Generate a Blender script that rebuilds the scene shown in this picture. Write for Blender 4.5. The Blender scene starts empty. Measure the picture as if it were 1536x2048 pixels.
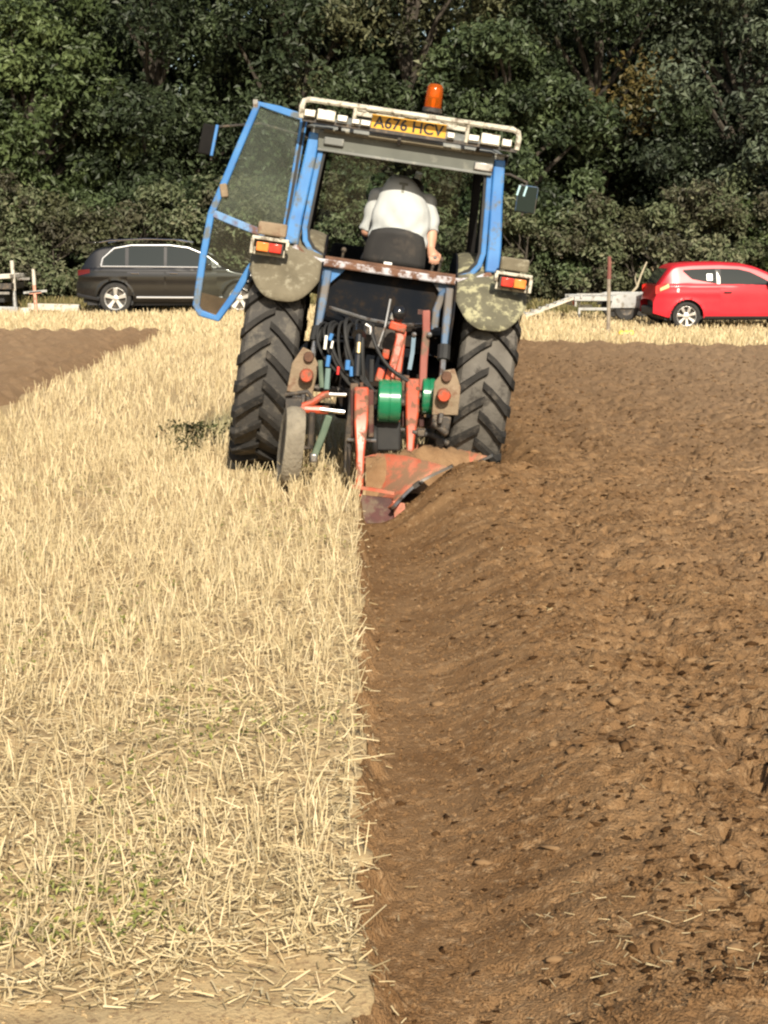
import bpy, math, random
import numpy as np
from mathutils import Vector, Matrix, Euler

scene = bpy.context.scene
R = math.radians

# ---------------------------------------------------------------- camera, sky, sun, exposure
cam_d = bpy.data.cameras.new('camera')
cam = bpy.data.objects.new('camera', cam_d)
scene.collection.objects.link(cam)
scene.camera = cam
F_PX = 3400.0
cam_d.sensor_fit = 'HORIZONTAL'
cam_d.sensor_width = 36.0
cam_d.lens = F_PX / 1536.0 * 36.0
cam_d.clip_start = 0.05
cam_d.clip_end = 2000
PITCH = math.atan((1024 - 495) / F_PX)
YAW = math.atan((768 - 712) / F_PX)
cam.location = (0, 0, 1.5)
cam.rotation_euler = (math.pi / 2 - PITCH, 0, -YAW)

SUN_EL, SUN_AZ = 32.0, 8.0          # azimuth: degrees to the right of straight behind the viewer
world = bpy.data.worlds.new('World')
scene.world = world
world.use_nodes = True
wn = world.node_tree.nodes
sky_tex = wn.new('ShaderNodeTexSky')
sky_tex.sky_type = 'NISHITA'
sky_tex.sun_disc = False
sky_tex.sun_elevation = R(SUN_EL)
sky_tex.sun_rotation = R(180 - SUN_AZ)
sky_tex.air_density = 1.2
sky_tex.dust_density = 2.0
wn['Background'].inputs['Strength'].default_value = 0.085
world.node_tree.links.new(sky_tex.outputs[0], wn['Background'].inputs['Color'])
sun_d = bpy.data.lights.new('sun', 'SUN')
sun_d.energy = 5.0
sun_d.angle = R(0.5)
sun_d.color = (1.0, 0.91, 0.76)
sun = bpy.data.objects.new('sun', sun_d)
scene.collection.objects.link(sun)
tosun = Vector((math.sin(R(SUN_AZ)) * math.cos(R(SUN_EL)), -math.cos(R(SUN_AZ)) * math.cos(R(SUN_EL)), math.sin(R(SUN_EL))))
sun.rotation_euler = tosun.to_track_quat('Z', 'Y').to_euler()
sun.location = tosun * 60
vs = scene.view_settings
vs.view_transform = 'Standard'
vs.look = 'None'
vs.gamma = 1
vs.exposure = 0.5
vs.use_curve_mapping = False
scene.cycles.use_denoising = True
scene.cycles.max_bounces = 6
scene.cycles.transparent_max_bounces = 8
scene.cycles.filter_width = 2.3

# ---------------------------------------------------------------- helpers
COL = scene.collection

def sst(a, b, t):
    t = np.clip((t - a) / (b - a), 0, 1)
    return t * t * (3 - 2 * t)

def _hash(ix, iy, seed):
    h = (ix.astype(np.int64) * 374761393 + iy.astype(np.int64) * 668265263 + seed * 1442695041) & 0xFFFFFFFF
    h = ((h ^ (h >> 13)) * 1274126177) & 0xFFFFFFFF
    return (h ^ (h >> 16)) & 0xFFFFFFFF

def perlin(x, y, seed=0):
    x = np.asarray(x, float); y = np.asarray(y, float)
    ix = np.floor(x).astype(np.int64); iy = np.floor(y).astype(np.int64)
    fx = x - ix; fy = y - iy
    def g(dx, dy):
        a = _hash(ix + dx, iy + dy, seed) / 4294967296.0 * 2 * np.pi
        return np.cos(a) * (fx - dx) + np.sin(a) * (fy - dy)
    u = fx * fx * fx * (fx * (fx * 6 - 15) + 10); v = fy * fy * fy * (fy * (fy * 6 - 15) + 10)
    a = g(0, 0); b = g(1, 0); c = g(0, 1); d = g(1, 1)
    return (a + (b - a) * u + (c - a) * v + (a - b - c + d) * u * v) * 1.5

def np_mesh(name, verts, faces, tint=None, smooth=False):
    """verts (N,3), faces (M,k)"""
    me = bpy.data.meshes.new(name)
    verts = np.ascontiguousarray(verts, np.float32); faces = np.ascontiguousarray(faces, np.int32)
    n, k = faces.shape
    me.vertices.add(len(verts)); me.vertices.foreach_set('co', verts.ravel())
    me.loops.add(n * k); me.loops.foreach_set('vertex_index', faces.ravel())
    me.polygons.add(n)
    me.polygons.foreach_set('loop_start', np.arange(0, n * k, k, dtype=np.int32))
    me.polygons.foreach_set('loop_total', np.full(n, k, np.int32))
    me.polygons.foreach_set('use_smooth', np.full(n, smooth, bool))
    if tint is not None:
        at = me.attributes.new('tint', 'FLOAT', 'FACE')
        at.data.foreach_set('value', np.ascontiguousarray(tint, np.float32))
    me.update(calc_edges=True)
    return me

def link(name, me, mat=None, parent=None):
    o = bpy.data.objects.new(name, me)
    COL.objects.link(o)
    if mat is not None: me.materials.append(mat)
    if parent is not None: o.parent = parent
    return o

def tag(o, label=None, cat=None, group=None, kind=None):
    if label: o['label'] = label
    if cat: o['category'] = cat
    if group: o['group'] = group
    if kind: o['kind'] = kind
    return o

def empty(name, loc, label, cat, group=None, rot=(0, 0, 0)):
    o = bpy.data.objects.new(name, None)
    COL.objects.link(o)
    o.location = loc; o.rotation_euler = rot
    o.empty_display_size = 0.2
    return tag(o, label, cat, group)

class MB:
    def __init__(s): s.v = []; s.f = []
    def add(s, vs_, fs, M=None):
        b = len(s.v)
        for p in vs_:
            p = Vector(p)
            s.v.append(tuple(M @ p) if M is not None else tuple(p))
        for f in fs: s.f.append(tuple(i + b for i in f))
        return s
    def box(s, c, d, rot=None, taper=None):
        x, y, z = d[0] / 2, d[1] / 2, d[2] / 2
        M = Matrix.Translation(c)
        if rot is not None: M = M @ Euler(rot).to_matrix().to_4x4()
        t = taper or 1.0
        v = [(-x, -y, -z), (x, -y, -z), (x, y, -z), (-x, y, -z), (-x * t, -y * t, z), (x * t, -y * t, z), (x * t, y * t, z), (-x * t, y * t, z)]
        return s.add(v, [(0, 3, 2, 1), (4, 5, 6, 7), (0, 1, 5, 4), (1, 2, 6, 5), (2, 3, 7, 6), (3, 0, 4, 7)], M)
    def tube(s, pts, r, n=8, cap=True, closed=False, flat=None):
        """r: scalar or list; flat: (wide, deep, up-vector) for a rectangular bar of that size"""
        pts = [Vector(p) for p in pts]; m = len(pts)
        rr = r if isinstance(r, (list, tuple)) else [r] * m
        b = len(s.v); prev = None
        for i, p in enumerate(pts):
            if closed: t = pts[(i + 1) % m] - pts[i - 1]
            else: t = pts[min(i + 1, m - 1)] - pts[max(i - 1, 0)]
            t.normalize()
            if flat is not None:
                up = Vector(flat[2]); a = up.cross(t); a.normalize(); bb = t.cross(a)
            else:
                if prev is None:
                    a = t.orthogonal().normalized()
                else:
                    a = prev - t * prev.dot(t); a.normalize()
                prev = a; bb = t.cross(a)
            if flat is not None:
                for (u, w) in ((-1, -1), (1, -1), (1, 1), (-1, 1)):
                    s.v.append(tuple(p + a * u * flat[0] / 2 * rr[i] + bb * w * flat[1] / 2 * rr[i]))
            else:
                for k in range(n):
                    an = 2 * math.pi * k / n
                    s.v.append(tuple(p + (a * math.cos(an) + bb * math.sin(an)) * rr[i]))
        nn = 4 if flat is not None else n
        for i in range(m if closed else m - 1):
            j = (i + 1) % m
            for k in range(nn):
                k2 = (k + 1) % nn
                s.f.append((b + i * nn + k, b + i * nn + k2, b + j * nn + k2, b + j * nn + k))
        if cap and not closed:
            s.f.append(tuple(b + k for k in range(nn))[::-1])
            s.f.append(tuple(b + (m - 1) * nn + k for k in range(nn)))
        return s
    def bar(s, pts, w, d, up=(0, 1, 0), rr=1.0):
        return s.tube(pts, rr, flat=(w, d, up))
    def lathe(s, prof, c, axis, n=24, cap=True):
        """prof [(radius, along)]"""
        ax = Vector(axis).normalized(); a = ax.orthogonal().normalized(); bb = ax.cross(a)
        c = Vector(c); b = len(s.v); m = len(prof)
        for (r, h) in prof:
            for k in range(n):
                an = 2 * math.pi * k / n
                s.v.append(tuple(c + ax * h + (a * math.cos(an) + bb * math.sin(an)) * r))
        for i in range(m - 1):
            for k in range(n):
                k2 = (k + 1) % n
                s.f.append((b + i * n + k, b + i * n + k2, b + (i + 1) * n + k2, b + (i + 1) * n + k))
        if cap:
            s.f.append(tuple(b + k for k in range(n))[::-1]); s.f.append(tuple(b + (m - 1) * n + k for k in range(n)))
        return s
    def prism(s, poly, fn, d):
        """poly: 2-D points; fn maps (a, b) to 3-D; d: extrusion vector"""
        d = Vector(d); m = len(poly)
        lo = [Vector(fn(*p)) for p in poly]; hi = [p + d for p in lo]
        return s.add(lo + hi, [tuple(range(m))[::-1], tuple(range(m, 2 * m))] + [(i, (i + 1) % m, (i + 1) % m + m, i + m) for i in range(m)])
    def sheet(s, P):
        ny = len(P); nx = len(P[0]); b = len(s.v)
        for row in P:
            for p in row: s.v.append(tuple(p))
        for j in range(ny - 1):
            for i in range(nx - 1):
                q = b + j * nx + i
                s.f.append((q, q + 1, q + nx + 1, q + nx))
        return s
    def ball(s, c, r, n=12, rot=None):
        r = (r, r, r) if not isinstance(r, (tuple, list)) else r
        m = max(5, n // 2 + 1)
        M = Matrix.Translation(c)
        if rot is not None: M = M @ Euler(rot).to_matrix().to_4x4()
        v = [(0, 0, -r[2])]
        for j in range(1, m):
            t = -math.pi / 2 + math.pi * j / m
            for k in range(n):
                a = 2 * math.pi * k / n
                v.append((r[0] * math.cos(t) * math.cos(a), r[1] * math.cos(t) * math.sin(a), r[2] * math.sin(t)))
        v.append((0, 0, r[2])); f = []
        for k in range(n): f.append((0, 1 + (k + 1) % n, 1 + k))
        for j in range(m - 2):
            for k in range(n):
                a = 1 + j * n + k; b2 = 1 + j * n + (k + 1) % n
                f.append((a, b2, b2 + n, a + n))
        e = len(v) - 1
        for k in range(n): f.append((e, 1 + (m - 2) * n + k, 1 + (m - 2) * n + (k + 1) % n))
        return s.add(v, f, M)
    def build(s, name, mat, parent=None, smooth=35, bevel=0.0, off=None, solid=0.0, tint=None):
        me = bpy.data.meshes.new(name)
        v = s.v
        if off is not None: v = [(p[0] - off[0], p[1] - off[1], p[2] - off[2]) for p in v]
        me.from_pydata(v, [], s.f); me.update()
        if smooth:
            me.shade_smooth()
            me.set_sharp_from_angle(angle=R(smooth))
        if solid:
            o = link(name, me, mat, parent)
            md = o.modifiers.new('solid', 'SOLIDIFY'); md.thickness = solid; md.offset = 0
        else:
            o = link(name, me, mat, parent)
        if bevel:
            md = o.modifiers.new('bevel', 'BEVEL'); md.width = bevel; md.segments = 2; md.limit_method = 'ANGLE'; md.angle_limit = R(40)
        return o

# ---------------------------------------------------------------- materials
def new_mat(name):
    m = bpy.data.materials.new(name); m.use_nodes = True
    nt = m.node_tree
    return m, nt, nt.nodes['Principled BSDF']

def mat(name, c, rough=0.6, metal=0.0, c2=None, scale=8.0, dirt=None, dscale=5.0, damt=0.5, bump=0.0, bscale=60.0, coat=0.0, spec=None, rmix=0.0):
    """base colour c wandering to c2; dirt = colour of worn or dirty patches"""
    m, nt, b = new_mat(name)
    N = nt.nodes; L = nt.links
    tc = N.new('ShaderNodeTexCoord')
    b.inputs['Roughness'].default_value = rough
    b.inputs['Metallic'].default_value = metal
    if coat: b.inputs['Coat Weight'].default_value = coat; b.inputs['Coat Roughness'].default_value = 0.06
    if spec is not None: b.inputs['Specular IOR Level'].default_value = spec
    col = None
    if c2 is not None:
        n1 = N.new('ShaderNodeTexNoise'); n1.inputs['Scale'].default_value = scale; n1.inputs['Detail'].default_value = 5
        L.new(tc.outputs['Object'], n1.inputs['Vector'])
        rp = N.new('ShaderNodeValToRGB')
        rp.color_ramp.elements[0].position = 0.33; rp.color_ramp.elements[0].color = (*c, 1)
        rp.color_ramp.elements[1].position = 0.67; rp.color_ramp.elements[1].color = (*c2, 1)
        L.new(n1.outputs['Fac'], rp.inputs['Fac']); col = rp.outputs['Color']
    if dirt is not None:
        n2 = N.new('ShaderNodeTexNoise'); n2.inputs['Scale'].default_value = dscale; n2.inputs['Detail'].default_value = 8; n2.inputs['Roughness'].default_value = 0.7
        L.new(tc.outputs['Object'], n2.inputs['Vector'])
        r2 = N.new('ShaderNodeValToRGB')
        r2.color_ramp.elements[0].position = 0.62 - 0.3 * damt; r2.color_ramp.elements[0].color = (0, 0, 0, 1)
        r2.color_ramp.elements[1].position = 0.72 - 0.3 * damt; r2.color_ramp.elements[1].color = (1, 1, 1, 1)
        L.new(n2.outputs['Fac'], r2.inputs['Fac'])
        mx = N.new('ShaderNodeMix'); mx.data_type = 'RGBA'
        L.new(r2.outputs['Color'], mx.inputs['Factor'])
        if col is not None: L.new(col, mx.inputs['A'])
        else: mx.inputs['A'].default_value = (*c, 1)
        mx.inputs['B'].default_value = (*dirt, 1)
        col = mx.outputs['Result']
        if rmix:
            mr = N.new('ShaderNodeMapRange'); mr.inputs['To Min'].default_value = rough; mr.inputs['To Max'].default_value = rmix
            L.new(r2.outputs['Color'], mr.inputs['Value']); L.new(mr.outputs[0], b.inputs['Roughness'])
    if col is not None: L.new(col, b.inputs['Base Color'])
    else: b.inputs['Base Color'].default_value = (*c, 1)
    if bump:
        n3 = N.new('ShaderNodeTexNoise'); n3.inputs['Scale'].default_value = bscale; n3.inputs['Detail'].default_value = 6
        L.new(tc.outputs['Object'], n3.inputs['Vector'])
        bp = N.new('ShaderNodeBump'); bp.inputs['Strength'].default_value = bump; bp.inputs['Distance'].default_value = 0.02
        L.new(n3.outputs['Fac'], bp.inputs['Height']); L.new(bp.outputs[0], b.inputs['Normal'])
    return m

def tint_mat(name, cols, rough=0.7, trans=0.0, spec=0.3):
    """colour picked leaf by leaf from the 'tint' attribute"""
    m, nt, b = new_mat(name)
    N = nt.nodes; L = nt.links
    at = N.new('ShaderNodeAttribute'); at.attribute_name = 'tint'
    rp = N.new('ShaderNodeValToRGB')
    el = rp.color_ramp.elements
    el.remove(el[1])
    el[0].position = 0; el[0].color = (*cols[0], 1)
    for i, c in enumerate(cols[1:], 1):
        e = el.new(i / (len(cols) - 1)); e.color = (*c, 1)
    L.new(at.outputs['Fac'], rp.inputs['Fac'])
    L.new(rp.outputs['Color'], b.inputs['Base Color'])
    b.inputs['Roughness'].default_value = rough
    b.inputs['Specular IOR Level'].default_value = spec
    if trans:
        tr = N.new('ShaderNodeBsdfTranslucent'); L.new(rp.outputs['Color'], tr.inputs['Color'])
        mx = N.new('ShaderNodeMixShader'); mx.inputs[0].default_value = trans
        L.new(b.outputs[0], mx.inputs[1]); L.new(tr.outputs[0], mx.inputs[2])
        L.new(mx.outputs[0], N['Material Output'].inputs['Surface'])
    return m

def glass_mat(name, tint=(0.8, 0.9, 0.85), clear=0.75, dirt=0.2, dcol=(0.3, 0.32, 0.26), rough=0.03):
    """thin sheet: see-through, mirror-like, dusty in patches"""
    m, nt, b = new_mat(name)
    N = nt.nodes; L = nt.links
    tr = N.new('ShaderNodeBsdfTransparent'); tr.inputs['Color'].default_value = (*tint, 1)
    gl = N.new('ShaderNodeBsdfGlossy'); gl.inputs['Roughness'].default_value = rough
    fr = N.new('ShaderNodeFresnel'); fr.inputs['IOR'].default_value = 1.45
    m1 = N.new('ShaderNodeMixShader'); L.new(fr.outputs[0], m1.inputs[0]); L.new(tr.outputs[0], m1.inputs[1]); L.new(gl.outputs[0], m1.inputs[2])
    df = N.new('ShaderNodeBsdfDiffuse'); df.inputs['Color'].default_value = (*dcol, 1)
    tc = N.new('ShaderNodeTexCoord'); nz = N.new('ShaderNodeTexNoise'); nz.inputs['Scale'].default_value = 3.5; nz.inputs['Detail'].default_value = 7
    L.new(tc.outputs['Object'], nz.inputs['Vector'])
    mr = N.new('ShaderNodeMapRange'); mr.inputs['From Min'].default_value = 0.3; mr.inputs['From Max'].default_value = 0.7
    mr.inputs['To Min'].default_value = dirt * 0.5; mr.inputs['To Max'].default_value = dirt * 1.5
    L.new(nz.outputs['Fac'], mr.inputs['Value'])
    m2 = N.new('ShaderNodeMixShader'); L.new(mr.outputs[0], m2.inputs[0]); L.new(m1.outputs[0], m2.inputs[1]); L.new(df.outputs[0], m2.inputs[2])
    L.new(m2.outputs[0], N['Material Output'].inputs['Surface'])
    return m

# ---------------------------------------------------------------- the field
def edge_x(y):
    """where standing stubble stops and the open furrow begins"""
    y = np.asarray(y, float)
    w = 0.012 * perlin(y * 2.3, y * 0 + 3.1, 11) + 0.012 * perlin(y * 9, y * 0 + 1.7, 12)
    return 0.0 + 0.25 * sst(10.55, 10.68, y) + 0.25 * sst(11.0, 11.12, y) + w * 3.2 + 0.012 * perlin(y * 26, y * 0 + 5.5, 13)

def base_z(x, y):
    return -0.24 * sst(17, 37, y) * sst(0.5, 7.5, x) - 0.08 * sst(25, 41, y) * sst(-1.0, -6.5, x)

SOIL_END = 28.0
def soil_mask_left(x, y):
    """the finished plot on the far left"""
    return (x < -3.28 + 0.06 * np.sin(y * 1.3)) & (y < 30.4) & (y > 4)

def stub_z(x, y):
    return base_z(x, y) + 0.018 * perlin(x * 2.1, y * 1.7, 21) + 0.012 * perlin(x * 7, y * 7, 22)

def soil_z(x, y):
    s = x - edge_x(y)
    b = base_z(x, y)
    ahead = sst(10.7, 11.0, y)
    at_p = np.exp(-((y - 10.1) / 0.45) ** 2)
    rise0 = 0.20 - 0.10 * at_p + 0.24 * ahead
    rise1 = 0.74 - 0.14 * at_p + 0.08 * ahead
    dep = 0.10 + 0.07 * sst(7.0, 9.8, y)
    at_p = np.exp(-((y - 10.1) / 0.45) ** 2)
    z = -dep * sst(-0.01, 0.075 - 0.03 * sst(7, 10, y), s + 0.02 * perlin(x * 20, y * 20, 39))
    z = z + (dep + 0.05 + 0.055 * at_p) * sst(rise0, rise1, s)
    m = sst(0.6, 1.1, s)
    far = 1 - 0.45 * sst(12, 26, y)
    z = z + m * 0.022 * np.sin(2 * np.pi * (s - 0.62 + 0.05 * perlin(x * 0.8, y * 0.8, 30)) / 0.33 * 0.5)
    z = z + 0.10 * np.exp(-(((s - 0.78) / 0.26) ** 2) - ((y - 10.45) / 0.42) ** 2)
    rough = 0.16 + 0.84 * sst(0.4, 0.95, s)
    # smear marks left by the mouldboard, oblique to the furrow
    u = x * 0.92 - y * 0.40; v = x * 0.40 + y * 0.92
    z = z + rough * 0.010 * perlin(u * 9, v * 4.0, 31) + rough * 0.006 * perlin(u * 24, v * 8, 32)
    bl = np.abs(perlin(x * 4.2, y * 4.2, 33))
    z = z + rough * 0.030 * (bl - 0.3)
    z = z + rough * 0.020 * (np.abs(perlin(x * 10, y * 10, 34)) - 0.3)
    z = z + rough * 0.013 * perlin(x * 22, y * 22, 35) + (0.25 + 0.75 * rough) * 0.007 * perlin(x * 60, y * 42, 36)
    pit = perlin(x * 7.5 + 0.7 * perlin(x * 3, y * 3, 41), y * 6.0, 37)
    z = z - (0.15 + 0.85 * m) * 0.05 * sst(0.47, 0.56, pit)
    pit2 = perlin(x * 19, y * 15, 38)
    z = z - (0.2 + 0.8 * m) * 0.045 * sst(0.43, 0.52, pit2)
    z = z * (1 - sst(SOIL_END - 0.5, SOIL_END, y)) - 0.05 * sst(SOIL_END - 0.3, SOIL_END + 0.2, y)
    return z + b

M_stubground = mat('stubble_ground', (0.38, 0.27, 0.14), 0.95, c2=(0.47, 0.35, 0.19), scale=9.0, dirt=(0.26, 0.175, 0.095), dscale=55, damt=0.35, bump=0.35, bscale=110, spec=0.1)
# ploughed soil: colour wanders with patches and fine crumbs
M_soil = mat('ploughed_earth', (0.180, 0.098, 0.043), 0.95, c2=(0.265, 0.157, 0.075), scale=3.4, dirt=(0.335, 0.212, 0.11), dscale=28, damt=0.30, bump=0.85, bscale=130, spec=0.08)

def dry_older_soil():
    # strips ploughed earlier in the day, further from the open furrow, have dried paler
    nt = M_soil.node_tree; N = nt.nodes; L = nt.links; b = N['Principled BSDF']
    src = b.inputs['Base Color'].links[0].from_socket
    tc = next(n for n in N if n.type == 'TEX_COORD')
    sx = N.new('ShaderNodeSeparateXYZ'); L.new(tc.outputs['Object'], sx.inputs[0])
    ab = N.new('ShaderNodeMath'); ab.operation = 'ABSOLUTE'; L.new(sx.outputs['X'], ab.inputs[0])
    nz = N.new('ShaderNodeTexNoise'); nz.inputs['Scale'].default_value = 1.1; nz.inputs['Detail'].default_value = 4; L.new(tc.outputs['Object'], nz.inputs['Vector'])
    ad = N.new('ShaderNodeMath'); ad.operation = 'MULTIPLY_ADD'; ad.inputs[1].default_value = 2.5; L.new(nz.outputs['Fac'], ad.inputs[0]); L.new(ab.outputs[0], ad.inputs[2])
    mr = N.new('ShaderNodeMapRange'); mr.inputs['From Min'].default_value = 2.0; mr.inputs['From Max'].default_value = 6.0; mr.inputs['To Max'].default_value = 0.6
    L.new(ad.outputs[0], mr.inputs['Value'])
    mx = N.new('ShaderNodeMix'); mx.data_type = 'RGBA'; L.new(mr.outputs[0], mx.inputs['Factor']); L.new(src, mx.inputs['A']); mx.inputs['B'].default_value = (0.37, 0.255, 0.155, 1)
    L.new(mx.outputs['Result'], b.inputs['Base Color'])
dry_older_soil()

def grid_faces(ny, nx):
    i = np.arange((ny - 1) * (nx - 1)); r = i // (nx - 1); c = i % (nx - 1)
    q = r * nx + c
    return np.stack([q, q + 1, q + nx + 1, q + nx], 1)

def build_field():
    # one sheet of ground to the horizon, sunk under the ploughed strip
    s_l = -np.concatenate([np.arange(0, 2.6, 0.03), np.arange(2.6, 9, 0.16), [9.5, 11, 14, 18, 25, 40, 80, 200, 500]])[::-1]
    s_r = np.concatenate([[0.012, 0.03, 0.08], np.arange(0.4, 12, 0.5), [13, 16, 20, 30, 45, 90, 200, 500]])
    S = np.concatenate([s_l, s_r])
    ys = [-300, -60, -15, -4, 0, 1.5, 2.4]
    y = 2.8
    while y < 46: ys.append(y); y += max(0.02, 0.0011 * y * y)
    ys += [47, 50, 55, 62, 75, 100, 160, 300, 600]
    Y = np.array(ys)
    Sg, Yg = np.meshgrid(S, Y)
    X = edge_x(np.clip(Yg, 0, 40)) * (np.abs(Sg) < 60) + Sg
    Z = stub_z(X, Yg) - 0.02 * (np.abs(X) > 60)
    sunk = (Sg > 0.01) & (Yg < SOIL_END)
    Z = np.where(sunk, np.minimum(Z, -0.55), Z)
    me = np_mesh('field', np.stack([X, Yg, Z], -1).reshape(-1, 3), grid_faces(len(Y), len(S)), smooth=True)
    tag(link('stubble_field', me, M_stubground), kind='structure')
    # the ploughed strip
    ys = [-40, -10, 0, 1.2, 2.0]; y = 2.5
    while y < 29: ys.append(y); y += min(max(0.010, 0.68 * y * y / 2550), 0.11)
    Y = np.array(ys); T = np.concatenate([np.linspace(0, 0.03, 8)[:-1], np.linspace(0.03, 1, 310), [1.5, 3, 6]])
    Tg, Yg = np.meshgrid(T, Y)
    W = 1.4 + 0.28 * np.clip(Yg, 0, 40)
    X = edge_x(Yg) + 0.002 + Tg * W
    Z = soil_z(X, Yg)
    me = np_mesh('soil', np.stack([X, Yg, Z], -1).reshape(-1, 3), grid_faces(len(Y), len(T)), smooth=True)
    tag(link('ploughed_soil', me, M_soil), kind='structure')
    # the ploughed plot on the left
    ys = np.concatenate([[4.5, 8, 10.5], np.arange(11.5, 30.6, 0.09)])
    d = np.concatenate([np.linspace(0, 8.5, 240), [12, 20, 40]])
    D, Yg = np.meshgrid(d, ys)
    X = -3.3 - 0.10 * perlin(Yg * 1.1, Yg * 0 + 7, 51) - D
    lip = sst(0, 0.18, D) * sst(0, 0.3, 30.5 - Yg)
    Z = base_z(X, Yg) + lip * (0.075 + 0.035 * np.sin(X * 17 + 0.6 * perlin(X, Yg, 52)) + 0.05 * (np.abs(perlin(X * 3, Yg * 3, 53)) - .3) + 0.03 * perlin(X * 8, Yg * 6, 54)) - 0.04 * (1 - lip)
    me = np_mesh('plot', np.stack([X, Yg, Z], -1).reshape(-1, 3), grid_faces(len(ys), len(d))[:, ::-1], smooth=True)
    tag(link('ploughed_plot', me, M_soil), kind='structure')
build_field()

# ---------------------------------------------------------------- stubble, straw and clods (nobody could count them)
M_straw = tint_mat('straw', [(0.25, 0.18, 0.09), (0.47, 0.37, 0.205), (0.61, 0.495, 0.29), (0.69, 0.575, 0.365)], 0.75, trans=0.12, spec=0.15)
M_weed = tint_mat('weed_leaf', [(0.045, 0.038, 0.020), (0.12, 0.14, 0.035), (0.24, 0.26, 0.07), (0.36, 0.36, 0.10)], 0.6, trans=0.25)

def stalks(base, tipv, r, bend, rng, seg=2):
    """three-sided straws: base (N,3), tip vector (N,3), radius (N,)"""
    n = len(base)
    L = np.linalg.norm(tipv, axis=1, keepdims=True)
    t = tipv / L
    a = np.cross(t, np.array([0.31, 0.77, 0.55])); a /= np.linalg.norm(a, axis=1, keepdims=True)
    b = np.cross(t, a)
    ph = rng.uniform(0, 6.28, n)
    rings = []
    for k in range(seg + 1):
        f = k / seg
        c = base + tipv * f + bend * (f * f)
        rr = r * (1 - 0.3 * f)
        for j in range(3):
            an = ph + j * 2.0944
            rings.append(c + (a * np.cos(an)[:, None] + b * np.sin(an)[:, None]) * rr[:, None])
    V = np.stack(rings, 1)
    m = 3 * (seg + 1)
    fs = []
    for k in range(seg):
        for j in range(3):
            j2 = (j + 1) % 3
            fs.append([k * 3 + j, k * 3 + j2, k * 3 + 3 + j2, k * 3 + 3 + j])
    fs = np.array(fs)
    Fc = (np.arange(n)[:, None, None] * m + fs[None]).reshape(-1, 4)
    return V.reshape(-1, 3), Fc, len(fs)

def ground_z(x, y):
    z = stub_z(x, y)
    left = soil_mask_left(x, y)
    return z, left

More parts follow.
